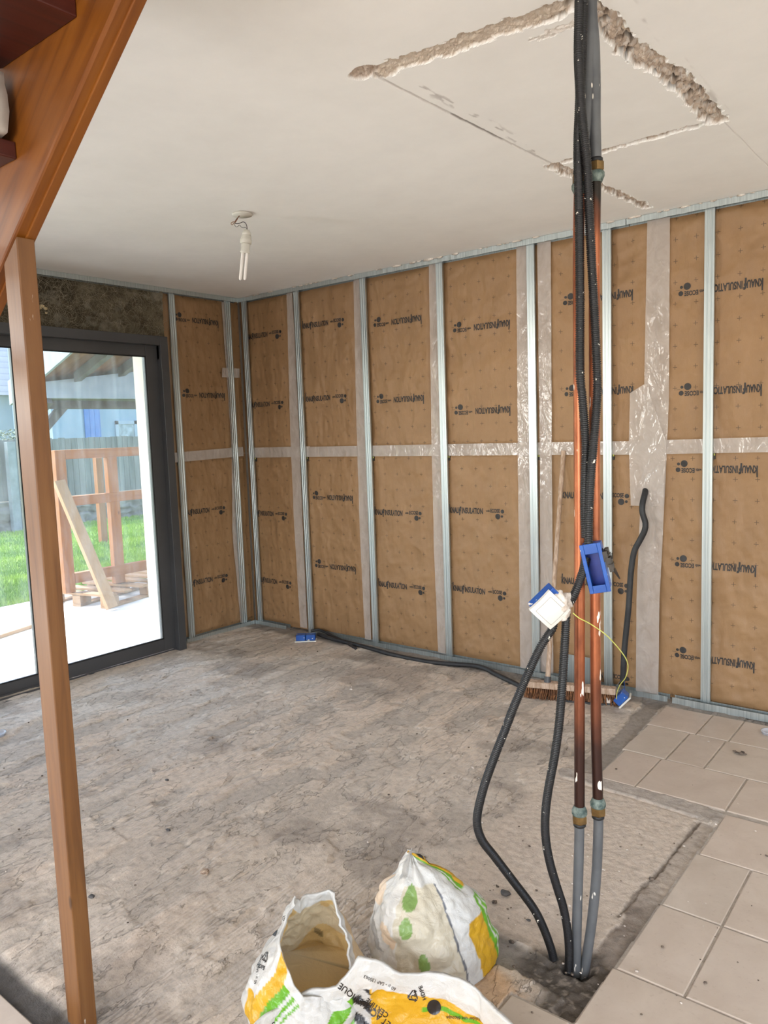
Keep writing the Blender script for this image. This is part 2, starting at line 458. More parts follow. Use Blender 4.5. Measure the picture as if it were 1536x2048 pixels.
def attr_mat(name, rough, bumps, var=.25, vscale=30, spec=.4, attrs='Col'):
    t = NT(name); a = t.attr(attrs); v = t.coord()
    n = t.noise(v, vscale, 6, .65)
    k = t.ramp(n, [(.25, (1-var,)*3), (.75, (1+var*.6,)*3)])
    t.to(t.mix(1.0, a.outputs['Color'], k, 'MULTIPLY'), 'Base Color')
    t.b.inputs['Roughness'].default_value = rough; t.b.inputs['Specular IOR Level'].default_value = spec
    prev = None
    for sc, st, di in bumps: prev = t.bump(t.noise(v, sc, 6, .6), st, di, prev)
    t.to(prev, 'Normal'); return t
def floor_mat():
    t = NT('screed_floor'); a = t.attr('Col'); r = t.attr('Ridge'); v = t.coord()
    n = t.noise(v, 36, 7, .68); n2 = t.noise(v, 190, 3, .6)
    c = t.mix(1.0, a.outputs['Color'], t.ramp(n, [(.28, (.70,)*3), (.5, (1.0,)*3), (.72, (1.16,)*3)]), 'MULTIPLY')
    c = t.mix(1.0, c, t.ramp(n2, [(.24, (.62, .6, .58)), (.36, (1, 1, 1))]), 'MULTIPLY')
    rr = t.add('ShaderNodeSeparateColor'); t.l.new(r.outputs['Color'], rr.inputs[0])
    pn = t.noise(t.coord((1, .42, 1), rot=(0, 0, math.radians(-4))), 7.5, 9, .62, .35)
    pm = t.math('MULTIPLY', t.ramp(pn, [(.488, (0, 0, 0)), (.500, (1, 1, 1))]), rr.outputs[1])
    pe = t.math('MULTIPLY', t.ramp(pn, [(.470, (0, 0, 0)), (.486, (1, 1, 1)), (.494, (1, 1, 1)), (.500, (0, 0, 0))]), rr.outputs[1])
    c = t.mix(t.math('MULTIPLY', pm, .38), c, t.mix(1.0, c, (1.16, 1.13, 1.10, 1), 'MULTIPLY'))
    c = t.mix(t.math('MULTIPLY', pe, .30), c, t.mix(1.0, c, (.60, .57, .54, 1), 'MULTIPLY'))
    w = t.add('ShaderNodeTexWave'); w.wave_type = 'BANDS'; w.bands_direction = 'X'; w.wave_profile = 'SIN'
    w.inputs['Scale'].default_value = 20; w.inputs['Distortion'].default_value = 5.0; w.inputs['Detail'].default_value = 3
    w.inputs['Detail Scale'].default_value = .5
    t.l.new(t.coord((1, .55, 1), rot=(0, 0, math.radians(-3))), w.inputs['Vector'])
    hgt = t.math('MULTIPLY', w.outputs['Fac'], rr.outputs[0])
    t.to(c, 'Base Color'); t.set(Roughness=.72); t.b.inputs['Specular IOR Level'].default_value = .45
    b = t.bump(n, .6, .010); b = t.bump(n2, .4, .004, b); b = t.bump(hgt, .55, .0040, b); b = t.bump(pm, .9, .0045, b)
    t.to(b, 'Normal'); return t.m
M['floor'] = floor_mat()
M['ceiling'] = attr_mat('painted_ceiling', .85, [(55, .06, .004)], .05, 4, .3).m
M['rough'] = attr_mat('rubble_wall', .92, [(26, .8, .02), (120, .5, .006)], .6, 17, .2).m
def tile_mat():
    t = NT('beige_floor_tile'); a = t.attr('Col'); v = t.coord()
    n = t.noise(v, 7, 6, .62, .4); n2 = t.noise(v, 70, 4)
    c = t.mix(1.0, a.outputs['Color'], t.ramp(n, [(.25, (.86, .83, .8)), (.7, (1.06, 1.06, 1.06))]), 'MULTIPLY')
    c = t.mix(1.0, c, t.ramp(n2, [(.22, (.86, .84, .82)), (.4, (1, 1, 1))]), 'MULTIPLY')
    t.to(c, 'Base Color'); t.set(Roughness=.5); t.to(t.bump(n, .08, .004), 'Normal'); return t.m
M['tile'] = tile_mat()
M['terrace'] = mk('pale_paving', lin(204, 198, 194), lin(226, 220, 214), 5, rough=.8)
M['lawnsoil'] = mk('grass_ground', lin(78, 110, 26), lin(104, 136, 44), 5, rough=.95)
M['grass'] = mk('grass_blade', lin(92, 132, 22), lin(146, 172, 48), 1.4, rough=.7)
M['hedge'] = mk('hedge_leaf', lin(62, 80, 48), lin(126, 137, 109), 9, rough=.7)
def glass():
    t = NT('window_glass'); t.n.remove(t.b)
    tr = t.add('ShaderNodeBsdfTransparent'); tr.inputs[0].default_value = (.93, .965, .96, 1)
    gl = t.add('ShaderNodeBsdfGlossy'); gl.inputs['Roughness'].default_value = .02
    fr = t.add('ShaderNodeFresnel'); fr.inputs[0].default_value = 1.45
    m = t.add('ShaderNodeMixShader'); t.l.new(fr.outputs[0], m.inputs[0]); t.l.new(tr.outputs[0], m.inputs[1]); t.l.new(gl.outputs[0], m.inputs[2])
    df = t.add('ShaderNodeBsdfTranslucent'); df.inputs[0].default_value = (.82, .88, .92, 1)
    dust = t.math('MULTIPLY', t.ramp(t.noise(t.coord((1, 5, 1.2)), 3, 6, .7), [(.35, (.02,)*3), (.75, (.085,)*3)]), 1.0)
    m2 = t.add('ShaderNodeMixShader'); t.l.new(dust, m2.inputs[0]); t.l.new(m.outputs[0], m2.inputs[1]); t.l.new(df.outputs[0], m2.inputs[2])
    t.l.new(m2.outputs[0], t.out.inputs['Surface']); return t.m
M['glass'] = glass()
def kraft():
    t = NT('brown_kraft_paper'); uvn = t.add('ShaderNodeTexCoord')
    sep = t.add('ShaderNodeSeparateXYZ'); t.l.new(uvn.outputs['UV'], sep.inputs[0])
    def cen(s): return t.math('ABSOLUTE', t.math('SUBTRACT', t.math('FRACT', t.math('ADD', s, 100.5)), .5))
    dx, dy = cen(sep.outputs[0]), cen(sep.outputs[1])
    def lt(a, k): return t.math('LESS_THAN', a, k)
    cross = t.math('MAXIMUM', t.math('MULTIPLY', lt(dx, .011), lt(dy, .105)), t.math('MULTIPLY', lt(dy, .011), lt(dx, .105)))
    v = t.coord(); n = t.noise(v, 5, 5, .6); n2 = t.noise(v, 180, 3)
    c = t.ramp(n, [(.25, lin(140, 108, 75)), (.75, lin(158, 124, 88))])
    c = t.mix(t.math('MULTIPLY', n2, .18), c, lin(120, 84, 50))
    c = t.mix(t.math('MULTIPLY', cross, .82), c, lin(48, 36, 28))
    t.to(c, 'Base Color'); t.set(Roughness=.52); t.b.inputs['Specular IOR Level'].default_value = .4
    rg = t.noise(t.coord((1, 1, .38)), 15, 2, .5, .8, 'RIDGED_MULTIFRACTAL')
    t.to(t.bump(rg, .30, .006, t.bump(t.noise(t.coord((9, 9, 3)), 3.2, 5, .6), .5, .008)), 'Normal')
    return t.m
M['kraft'] = kraft()
def tape():
    t = NT('clear_crinkled_tape'); t.set(Roughness=.16); t.b.inputs['Specular IOR Level'].default_value = .75
    n = t.noise(t.coord((1, 1, .7)), 30, 3, .6, 1.4, 'RIDGED_MULTIFRACTAL'); n2 = t.noise(t.coord((1, 1, .6)), 14, 3, .5, .8)
    t.to(t.ramp(n, [(.3, lin(194, 182, 173)), (.7, lin(203, 193, 185))]), 'Base Color')
    b = t.bump(n, .22, .006); t.to(t.bump(n2, .5, .02, b), 'Normal')
    tr = t.add('ShaderNodeBsdfTransparent'); m = t.add('ShaderNodeMixShader')
    t.l.new(t.ramp(n2, [(.3, (.58,)*3), (.7, (.74,)*3)]), m.inputs[0])
    t.l.new(tr.outputs[0], m.inputs[1]); t.l.new(t.b.outputs[0], m.inputs[2]); t.l.new(m.outputs[0], t.out.inputs['Surface'])
    return t.m
M['tape'] = tape()

# ------------------------------------------------------------------ room shell
mb = MB(); mb.b((-.30, .17, -.25), (7.3, .42, 2.75)); o = mb.build('wall_right', M['white_wall']); struct(o)
mb = MB()
mb.b((-.28, -.757, -.25), (-.075, .17, 2.75))        # pier beside the patio door
mb.b((-.28, -2.80, 2.17), (-.075, -.757, 2.75))      # over the door
mb.b((-.28, -4.2, -.25), (-.075, -2.80, 2.75)); mb.b((-.28, -6.9, -.25), (-.075, -6.2, 2.75))
mb.b((-.28, -6.2, -.25), (-.075, -4.2, .3)); mb.b((-.28, -6.2, 2.2), (-.075, -4.2, 2.75))  # leaves an unseen opening, added for the left fill lamp
o = mb.build('wall_left', M['render']); struct(o)
mb = MB()
mb.b((-.3, -6.85, -.05), (3.2, -6.6, 2.75)); mb.b((6.0, -6.85, -.05), (7.3, -6.6, 2.75))
mb.b((3.2, -6.85, -.05), (6.0, -6.6, .55)); mb.b((3.2, -6.85, 2.35), (6.0, -6.6, 2.75))  # sill and head of the opening made up for the rear fill
struct(mb.build('wall_rear', M['white_wall']))
mb = MB()
mb.b((7.1, -6.6, -.05), (7.35, -5.0, 2.75)); mb.b((7.1, -2.2, -.05), (7.35, .42, 2.75))
mb.b((7.1, -5.0, -.05), (7.35, -2.2, .55)); mb.b((7.1, -5.0, 2.35), (7.35, -2.2, 2.75))  # opening here is made up too, for the side fill
struct(mb.build('wall_side', M['white_wall']))

# floor: screed with old tile adhesive, the traces of removed partitions, grout bed under the tiles
xs = np.concatenate([np.linspace(-.06, 3.0, 300), np.linspace(3.004, 3.84, 210), np.linspace(3.86, 7.2, 60)])
ys = np.concatenate([np.linspace(.17, -.95, 110), np.linspace(-.955, -2.75, 360), np.linspace(-2.76, -4.0, 120), np.linspace(-4.05, -6.7, 28)])
X, Y = np.meshgrid(xs, ys)
wx = X+.05*(fbm(X*5, Y*5, 3)-.5); wy = Y+.05*(fbm(X*5, Y*5, 4)-.5)
Z = .006*(fbm(X*1.6, Y*1.6, 21, 3)-.5)
a1 = fbm(wx*6.5, wy*2.6, 31, 5); a2 = fbm(wx*11, wy*5, 57, 4); a3 = fbm(X*2.1, Y*2.1, 77, 3)
plate1 = sm(.475, .50, a1); plate2 = sm(.50, .52, a2)
Z += .0045*plate1+.003*plate2+.003*(fbm(X*30, Y*30, 5, 3)-.5)
base = np.array(lin(194, 181, 167)[:3]); pink = np.array(lin(206, 189, 172)[:3]); pale = np.array(lin(214, 208, 200)[:3]); grey = np.array(lin(176, 165, 153)[:3])
def mixc(c, k, t): return c*(1-k[..., None])+np.array(t)*k[..., None]
C = np.broadcast_to(base, X.shape+(3,)).copy()
C = mixc(C, .75*plate1*sm(.35, .6, a3), pink)
C = mixc(C, .7*(1-plate1)*(1-plate2), grey)
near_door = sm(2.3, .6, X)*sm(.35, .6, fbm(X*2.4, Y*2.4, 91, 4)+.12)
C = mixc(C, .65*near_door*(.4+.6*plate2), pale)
stain = sm(.60, .72, fbm(X*2.2, Y*3.4, 133, 4)); C = mixc(C, .45*stain, np.array(lin(116, 106, 98)[:3]))
ridge_m = np.maximum(sm(.44, .54, fbm(X*2.6, Y*1.5, 143, 4))*sm(.36, .56, a2)*sm(.5, 2.2, X)*.75, sm(3.35, 3.0, X)*sm(1.9, 2.4, X)*sm(-2.0, -2.4, Y)*sm(.38, .46, fbm(X*5, Y*2, 171, 3)))
# the former closet floor: even, gritty
closet = sm(3.08, 3.14, wx)*sm(3.72, 3.68, wx)*sm(-2.15, -2.1, wy)*sm(-1.02, -1.1, wy)
C = mixc(C, closet, np.array(lin(194, 179, 164)[:3])); ridge_m = ridge_m*(1-closet)
Z = Z*(1-closet)+closet*(.002+.005*(fbm(X*60, Y*60, 8, 3)-.5))
ridge_m = ridge_m*sm(3.12, 3.05, X)*np.clip(.35+1.3*fbm(X*7, Y*3, 181, 3)-.3, 0, 1)
adh = 1-closet
def strip(pts, hw, rag=.022, fr=9, s=1):
    global adh
    d, t = segd(X, Y, pts); d = d+rag*1.6*(fbm(X*fr, Y*fr, 200+s, 4)-.5)+rag*.9*(fbm(X*48, Y*48, 240+s, 3)-.5)
    adh = adh*sm(hw-rag*.5, hw+rag*.5, d); return sm(hw+rag*.3, hw-rag*.2, d), t
dark = np.array(lin(104, 98, 92)[:3]); earth = np.array(lin(72, 64, 56)[:3])
k, t_ = strip([(3.24, -2.19), (3.45, -2.20), (3.66, -2.20)], .050, s=2); C = mixc(C, .85*k, np.array(lin(126, 118, 110)[:3])); Z = Z*(1-k)-k*.004; ridge_m *= 1-k
k, t_ = strip([(3.715, -2.32), (3.715, -1.8), (3.722, -1.2)], .040, .02, s=3); C = mixc(C, .9*k, np.array(lin(170, 157, 144)[:3])); Z = Z*(1-k)-k*.003
dc, _ = segd(X, Y, [(3.70, -1.16), (3.69, -1.35), (3.688, -1.55), (3.672, -1.70), (3.668, -1.86)]); kc = sm(.008, .003, dc+.012*(fbm(X*30, Y*30, 69, 4)-.5)); C = mixc(C, .75*kc, np.array(lin(92, 82, 73)[:3])); Z -= kc*.005
kk = k*sm(-1.55, -1.95, Y+.3*(fbm(X*16, Y*16, 64, 4)-.5)); C = mixc(C, .8*kk*(.5+.9*fbm(X*20, Y*20, 68, 4)), np.array(lin(112, 100, 90)[:3])); Z += k*.006*(fbm(X*55, Y*55, 67, 3)-.5)
d, _ = segd(X, Y, [(3.60, -2.19), (3.68, -2.13), (3.70, -2.30)]); k = sm(.10, .045, d+.05*(fbm(X*14, Y*14, 61, 4)-.5))
C = mixc(C, .9*k, earth); Z -= k*(.014-.022*fbm(X*42, Y*42, 62, 4)); C = mixc(C, k*sm(.6, .72, fbm(X*70, Y*70, 63, 3))*.6, np.array(lin(150, 138, 126)[:3]))
k, t_ = strip([(3.14, -1.07), (3.44, -1.075), (3.75, -1.10)], .042, .016, s=5); C = mixc(C, .8*k, np.array(lin(160, 150, 141)[:3])); Z += k*.004
d, _ = segd(X, Y, [(3.14, -1.125), (3.44, -1.125), (3.72, -1.15)]); Z -= .004*sm(.014, .0, d)
k, t_ = strip([(3.16, -.05), (3.20, -.98)], .045, .02, s=6); C = mixc(C, .85*k, np.array(lin(142, 133, 124)[:3])); Z -= k*.004; ridge_m *= 1-k
k = sm(-.15, -.09, Y+.05*(fbm(X*5, Y*5, 41)-.5)); C = mixc(C, .8*k, np.array(lin(118, 111, 105)[:3])); ridge_m *= 1-k
k = sm(-3.035, -3.07, Y+.03*(fbm(X*8, Y*8, 43)-.5)); C = mixc(C, .95*k, np.array(lin(66, 62, 58)[:3])); Z -= k*.008; ridge_m *= 1-k
k = sm(.16, .10, np.hypot(X-3.50, (Y+2.40)*1.15)+.06*(fbm(X*12, Y*12, 47)-.5)); C = mixc(C, .8*k, np.array(lin(192, 158, 122)[:3])); Z += .004*k*fbm(X*30, Y*30, 48)
for hx, hy, hr in ((3.652, -2.115, .028), (3.672, -2.135, .030), (3.64, -2.15, .016), (3.592, -2.137, .014)):
    k = sm(hr*1.25, hr*.7, np.hypot(X-hx, Y-hy)); C = mixc(C, .85*k, np.array(lin(34, 30, 27)[:3])); Z -= k*.02
def tiled(x, y):
    r = (y > -1.045) & (y < -.085) & (x > 3.235-.03*(y+.5))
    r = r | ((y <= -1.045) & (y > -2.33) & (x > 3.762-.02*(-1.05-y)))
    r = r | ((y <= -2.33) & (x > 3.565)) | (y < -3.128)
    return r
tm = tiled(X, Y)
C[tm] = np.array(lin(170, 159, 147)[:3]); Z[tm] = .0055; ridge_m = np.where(tm, 0, ridge_m)
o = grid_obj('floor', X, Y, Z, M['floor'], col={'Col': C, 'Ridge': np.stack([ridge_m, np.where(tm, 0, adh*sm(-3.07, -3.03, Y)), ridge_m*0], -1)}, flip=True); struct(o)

# tiles: one surface, every tile with eased edges and a slightly different tone
mb = MB(); tc = []
rng = random.Random(11)
def tile(x0, y0, x1, y1):
    g, e, z = .0035, .003, .010+rng.uniform(-.0008, .0008)
    x0 += g; x1 -= g; y0 += g; y1 -= g
    if x1-x0 < .02 or y1-y0 < .02: return
    lo = [(x0, y0), (x1, y0), (x1, y1), (x0, y1)]; hi = [(x0+e, y0+e), (x1-e, y0+e), (x1-e, y1-e), (x0+e, y1-e)]
    v = [(x, y, .0) for x, y in lo]+[(x, y, z-.002) for x, y in lo]+[(x, y, z) for x, y in hi]
    f = [(8, 9, 10, 11)]
    for i in range(4):
        j = (i+1) % 4; f += [(i, j, 4+j, 4+i), (4+i, 4+j, 8+j, 8+i)]
    mb.add(v, f); k = rng.uniform(.97, 1.03)
    tc.extend([tuple(c*k for c in lin(188+rng.uniform(-1.5, 1.5), 174, 160)[:3])]*12)
S = .345
rows = [(-.38, -.09, [3.225, 3.455, 3.60, 3.945]), (-.725, -.38, [3.235, 3.43, 3.59, 3.935]), (-1.045, -.725, [3.25, 3.415, 3.76, 4.105]),
        (-1.40, -1.07, [3.765, 4.06]), (-1.745, -1.40, [3.755, 3.93, 4.275]), (-2.09, -1.745, [3.75, 3.93, 4.275]), (-2.335, -2.09, [3.74, 4.08]),
        (-2.68, -2.335, [3.57, 3.735, 4.08]), (-3.02, -2.68, [3.57, 3.90]), (-3.128, -3.02, [3.57, 3.74])]
for y0, y1, js in rows:
    x = js[-1]
    js = list(js)
    while x < 7.1: x += S; js.append(min(x, 7.15))
    for a, b in zip(js[:-1], js[1:]): tile(a, y0, b, y1)
y = -3.128; off = 0
while y > -6.6:
    y0 = max(y-S, -6.65); x = -.05-off
    while x < 7.1:
        tile(max(x, -.05), y0, min(x+S, 7.15), y); x += S
    off = (off+.17) % S; y -= S
o = mb.build('floor_tiles', M['tile']); struct(o)
ca = o.data.color_attributes.new('Col', 'FLOAT_COLOR', 'POINT')
ca.data.foreach_set('color', np.concatenate([np.array(tc), np.ones((len(tc), 1))], 1).ravel())

# ceiling with the channels hacked into the plaster
xs = np.concatenate([np.linspace(-.1, 2.9, 40), np.linspace(2.94, 3.84, 240), np.linspace(3.9, 7.2, 44)])
ys = np.concatenate([np.linspace(.17, -2.24, 620), np.linspace(-2.3, -6.7, 64)])
X, Y = np.meshgrid(xs, ys)
Z = np.full(X.shape, H); Z += .0012*(fbm(X*1.2, Y*1.2, 9)-.5)
C = np.broadcast_to(np.array(lin(242, 239, 234)[:3]), X.shape+(3,)).copy()
grooves = [([(3.065, -2.10), (3.30, -2.083), (3.66, -2.045)], .034, .011), ([(3.66, -2.06), (3.655, -1.74), (3.69, -1.5), (3.698, -1.02)], .036, .013),
           ([(3.70, -1.015), (3.45, -1.02), (3.12, -1.01)], .016, .011), ([(3.075, -1.0), (3.08, -.84)], .032, .016), ([(3.075, -.9), (3.10, -.70), (3.138, -.12)], .022, .013)]
g = np.zeros(X.shape)
for i, (pts, hw, rag) in enumerate(grooves):
    d, t_ = segd(X, Y, pts); g = np.maximum(g, sm(hw+.004, hw-.004, d+rag*2.4*(fbm(X*26, Y*26, 300+i, 5)-.5)+.012*(facets(X*34, Y*34, 310+i)-.5)))
blob = sm(1.05, .9, np.hypot((X-3.025)/.048, (Y+2.13)/.036)+.5*(fbm(X*30, Y*30, 333)-.5)); 
f1 = facets(X*80, Y*80, 5); f2 = facets(X*30, Y*30, 8)
smooth_g = sm(-2.0, -2.03, Y)*sm(3.64, 3.58, X)
Z += g*(.007+.013*f1+.012*f2)*(1-.62*smooth_g)
tan = np.array(lin(196, 178, 160)[:3]); white = np.array(lin(228, 220, 210)[:3]); hole = np.array(lin(104, 98, 92)[:3])
gc = mixc(np.broadcast_to(tan, X.shape+(3,)).copy(), sm(.55, .75, f1), white)
gc = mixc(gc, sm(.3, .1, f1)*.5, np.array(lin(150, 132, 116)[:3]))
hk = sm(.74, .80, f2)*sm(.05, 0, np.abs(X-3.68)-.05)*sm(-2.2, -1.5, -np.abs(Y+1.75)-1.2)
gc = mixc(gc, hk, hole); Z += g*hk*.02
gc = mixc(gc, smooth_g*.7, np.array(lin(202, 186, 168)[:3]))
C = C*(1-g[..., None])+gc*g[..., None]
C = mixc(C, blob, np.array(lin(190, 172, 156)[:3])); Z += blob*(.006+.008*f1)
d, _ = segd(X, Y, [(3.035, -2.09), (3.055, -1.5), (3.075, -1.02)])
k = sm(.007, .004, d+.004*(fbm(X*40, Y*40, 351)-.5)); Z += k*.003; C = mixc(C, .5*k, np.array(lin(176, 168, 160)[:3]))
k = sm(.006, .004, d)*sm(-1.72, -1.70, Y)*sm(-1.38, -1.40, Y); C = mixc(C, .8*k, np.array(lin(140, 132, 126)[:3]))
d, _ = segd(X, Y, [(3.09, -2.0), (3.10, -1.5), (3.09, -1.15)]); k = sm(.03, .0, d)*sm(.60, .68, fbm(X*60, Y*14, 361, 3)); C = mixc(C, .6*k, np.array(lin(160, 150, 142)[:3]))
d, _ = segd(X, Y, [(3.712, -1.0), (3.722, -.05)]); k = sm(.003, .001, d); Z += .002*k; C = mixc(C, .35*k, np.array(lin(168, 158, 150)[:3]))
d, _ = segd(X, Y, [(3.75, -2.2), (3.738, -1.0)]); k = sm(.02, .0, d)*sm(.55, .65, fbm(X*50, Y*9, 366, 3)); C = mixc(C, .5*k, np.array(lin(170, 160, 152)[:3]))
k = sm(.62, .56, np.hypot((X-3.56)/.13, (Y+1.965)/.035)*.6+.5*(fbm(X*36, Y*36, 371, 4)-.5)+.25); Z += k*(.004*f1-.001); C = mixc(C, .6*k, np.array(lin(220, 208, 196)[:3]))
xc = (X[:-1, :-1]+X[1:, 1:])/2; yc = (Y[:-1, :-1]+Y[1:, 1:])/2
opening = (xc > 2.25) & (xc < 5.3) & (yc > -4.06) & (yc < -3.08)
o = grid_obj('ceiling', X, Y, Z, M['ceiling'], col=C, mask=~opening, smooth=False); struct(o)
mb = MB()                                                             # the stairwell above
mb.b((2.1, -3.08, 2.5), (5.45, -2.98, 4.9)); mb.b((2.1, -4.2, 2.5), (5.45, -4.06, 4.9))
mb.b((2.1, -4.06, 2.5), (2.25, -3.08, 4.9)); mb.b((5.3, -4.06, 2.5), (5.45, -3.08, 4.9)); mb.b((2.1, -4.2, 4.9), (5.45, -2.98, 5.0))
struct(mb.build('wall_stairwell', M['white_wall']))
mb = MB(); mb.b((-.3, -6.85, 2.62), (2.1, .42, 2.75)); mb.b((5.45, -6.85, 2.62), (7.35, .42, 2.75)); mb.b((2.1, -2.98, 2.62), (5.45, .42, 2.75)); mb.b((2.1, -6.85, 2.62), (5.45, -4.2, 2.75))
struct(mb.build('ceiling_slab', M['white_wall']))

# bare rubble over the door
yy = np.linspace(-3.0, -.655, 300); zz = np.linspace(2.14, 2.5, 60)
YY, ZZ = np.meshgrid(yy, zz)
st = facets(YY*5.2, ZZ*6, 3); f = fbm(YY*9, ZZ*9, 12, 5)
XX = -.045+.035*(f-.5)+.018*(st-.5)+.012*(fbm(YY*30, ZZ*30, 18, 3)-.5)
C = np.broadcast_to(np.array(lin(104, 94, 76)[:3]), YY.shape+(3,)).copy()
C = mixc(C, sm(.45, .7, f), np.array(lin(122, 112, 92)[:3])); C = mixc(C, sm(.55, .3, fbm(YY*5, ZZ*7, 66, 4))*.6, np.array(lin(66, 60, 48)[:3]))
C = mixc(C, .35*sm(.68, .74, fbm(YY*14, ZZ*14, 71, 4)), np.array(lin(172, 164, 148)[:3]))
o = grid_obj('wall_over_door', XX, YY, ZZ, M['rough'], col=C); struct(o)
mb = MB(); rr = random.Random(3)
for i in range(1100):
    y0, z0 = rr.uniform(-1.85, -.66), rr.uniform(2.16, 2.47); a = rr.uniform(0, 6.28); L = rr.uniform(.03, .09); bend = rr.uniform(-1.6, 1.6)
    pts = []
    y, z = y0, z0
    for j in range(5):
        pts.append((-.022+.012*math.sin(j*.8)+rr.uniform(0, .004), y, min(max(z, 2.155), 2.475))); y += math.cos(a)*L/4; z += math.sin(a)*L/4; a += bend/4
    mb.tube(pts, .0007, 4, caps=False)
hr = mb.build('dry_fibre', M['hair'], o); hr['kind'] = 'stuff'
mb = MB(); 
for j, (px, py, r) in enumerate(((77, 615, .016), (84, 612, .013), (91, 617, .012), (71, 622, .015), (72, 630, .010), (93, 626, .008))):
    p = at(px, py, 0, -.02); mb.rock(p, r, j, sq=(.6, 1.2, .8))
tag(mb.build('plaster_remnant', mk('yellowed_plaster', lin(196, 172, 128), lin(222, 204, 164), 30, rough=.9)), 'yellowed lump of old plaster stuck on the rubble over the patio door', 'plaster')

# ------------------------------------------------------------------ patio door
door = thing('door_1', 'anthracite aluminium sliding patio door in the left wall', 'door', (.04, -1.70, 0)); door['kind'] = 'structure'
YR, YL = -.70, -2.76
mb = MB()
mb.b((-.06, YR-.105, -.03), (.12, YR-.045, 2.15)); mb.b((-.06, YL, -.03), (.12, YL+.06, 2.15))
mb.b((-.06, YL+.06, 2.09), (.12, YR-.105, 2.15)); mb.b((-.06, YL+.06, -.03), (.12, YR-.105, .0))
mb.b((-.06, YR-.105, 2.00), (.10, YR-.045, 2.09))
for x in (.018, .078): mb.b((x, YL+.06, .0), (x+.005, YR-.105, .014))
fr = part(mb, 'frame', M['alu'], door, .003)
def leaf(name, x0, x1, ya, yb, z0, z1, sw, rail_b, rail_t):
    mb = MB()
    mb.b((x0, ya, z0), (x1, ya+sw[0], z1)); mb.b((x0, yb-sw[1], z0), (x1, yb, z1))
    mb.b((x0, ya+sw[0], z0), (x1, yb-sw[1], rail_b)); mb.b((x0, ya+sw[0], rail_t), (x1, yb-sw[1], z1))
    lf = part(mb, name, M['alu'], door, .003)
    g = MB(); xm = (x0+x1)/2; g.b((xm-.003, ya+sw[0]-.006, rail_b-.006), (xm+.003, yb-sw[1]+.006, rail_t+.006))
    sub(g, 'glass_pane', M['glass'], lf)
    e = MB()
    for a, b in (((x1-.004, ya+sw[0], rail_b), (x1+.001, ya+sw[0]+.008, rail_t)), ((x1-.004, yb-sw[1]-.008, rail_b), (x1+.001, yb-sw[1], rail_t)),
                 ((x1-.004, ya+sw[0], rail_b), (x1+.001, yb-sw[1], rail_b+.008)), ((x1-.004, ya+sw[0], rail_t-.008), (x1+.001, yb-sw[1], rail_t))): e.b(a, b)
    sub(e, 'glazing_seal', M['rubber'], lf)
    return lf
leaf('sliding_leaf', .03, .075, -1.69, -.79, .015, 2.095, (.085, .105), .098, 2.018)
leaf('fixed_leaf', -.035, .01, YL+.055, -1.665, .0, 2.095, (.075, .085), .072, 2.03)

# ------------------------------------------------------------------ outside
GZ = -.10
mb = MB(); mb.b((-3.0, -8, GZ-.1), (-.28, 9, GZ)); struct(mb.build('terrace', M['terrace']))
mb = MB(); mb.b((-26, -14, GZ-.12), (-3.0, 20, GZ-.02)); lawn = mb.build('lawn_ground', M['lawnsoil']); struct(lawn)
rs = np.random.RandomState(5); N = 60000
gx = -3.0-rs.rand(N)**1.5*6.6; gy = -1.2+rs.rand(N)*(1.2+.2+(-3.0-gx)*.62+1.2)
hh = .03+.03*rs.rand(N); ang = rs.rand(N)*6.28; wd = .004+.004*rs.rand(N)*(1+(-3-gx)*.25)
lx = rs.randn(N)*.02; ly = rs.randn(N)*.02
V = np.zeros((N, 3, 3)); V[:, 0] = np.stack([gx-np.cos(ang)*wd, gy-np.sin(ang)*wd, np.full(N, GZ-.021)], 1)
V[:, 1] = np.stack([gx+np.cos(ang)*wd, gy+np.sin(ang)*wd, np.full(N, GZ-.021)], 1); V[:, 2] = np.stack([gx+lx, gy+ly, GZ-.02+hh], 1)
me = bpy.data.meshes.new('grass'); me.from_pydata(V.reshape(-1, 3).tolist(), [], np.arange(3*N).reshape(-1, 3).tolist()); me.materials.append(M['grass'])
tag(link('grass', me), 'mown green grass of the garden lawn beyond the terrace', 'grass', kind='stuff')

# unseen slab added above the door to keep direct sun out of the room
mb = MB(); mb.b((-1.52, -6.5, 2.72), (-.28, 4, 2.86)); struct(mb.build('added_sun_slab', M['render']))

# timber trellis frame standing at the back of the pallet
XF = -2.40
tr = thing('trellis_frame', 'orange timber trellis frame standing upright on the pallet outside', 'trellis', (XF, .4, .03))
ya = at(105, 900, 0, XF).y; yb = ya+2.05; zt = 1.40
pit = at(118, 1150, 0, XF).y
mb = MB(); mb.b((XF-.035, ya, .035), (XF+.035, ya+.105, zt)); part(mb, 'upright', M['larch'], tr, .004)
ym = at(226, 1000, 0, XF).y
mb = MB(); mb.b((XF-.035, ym-.055, .035), (XF+.035, ym+.055, zt-.085)); part(mb, 'upright', M['larch'], tr, .004)
mb = MB(); mb.b((XF-.035, yb-.10, .035), (XF+.035, yb, zt)); part(mb, 'upright', M['larch'], tr, .004)
for za, zb_ in ((zt-.09, zt), (at(160, 1010, 0, XF).z, at(160, 993, 0, XF).z+.01), (at(180, 1160, 0, XF).z, at(180, 1142, 0, XF).z+.01)):
    m1 = MB(); m1.b((XF-.03, ya+.106, za), (XF+.038, yb-.101, zb_)); part(m1, 'rail', M['larch_h'], tr, .004)

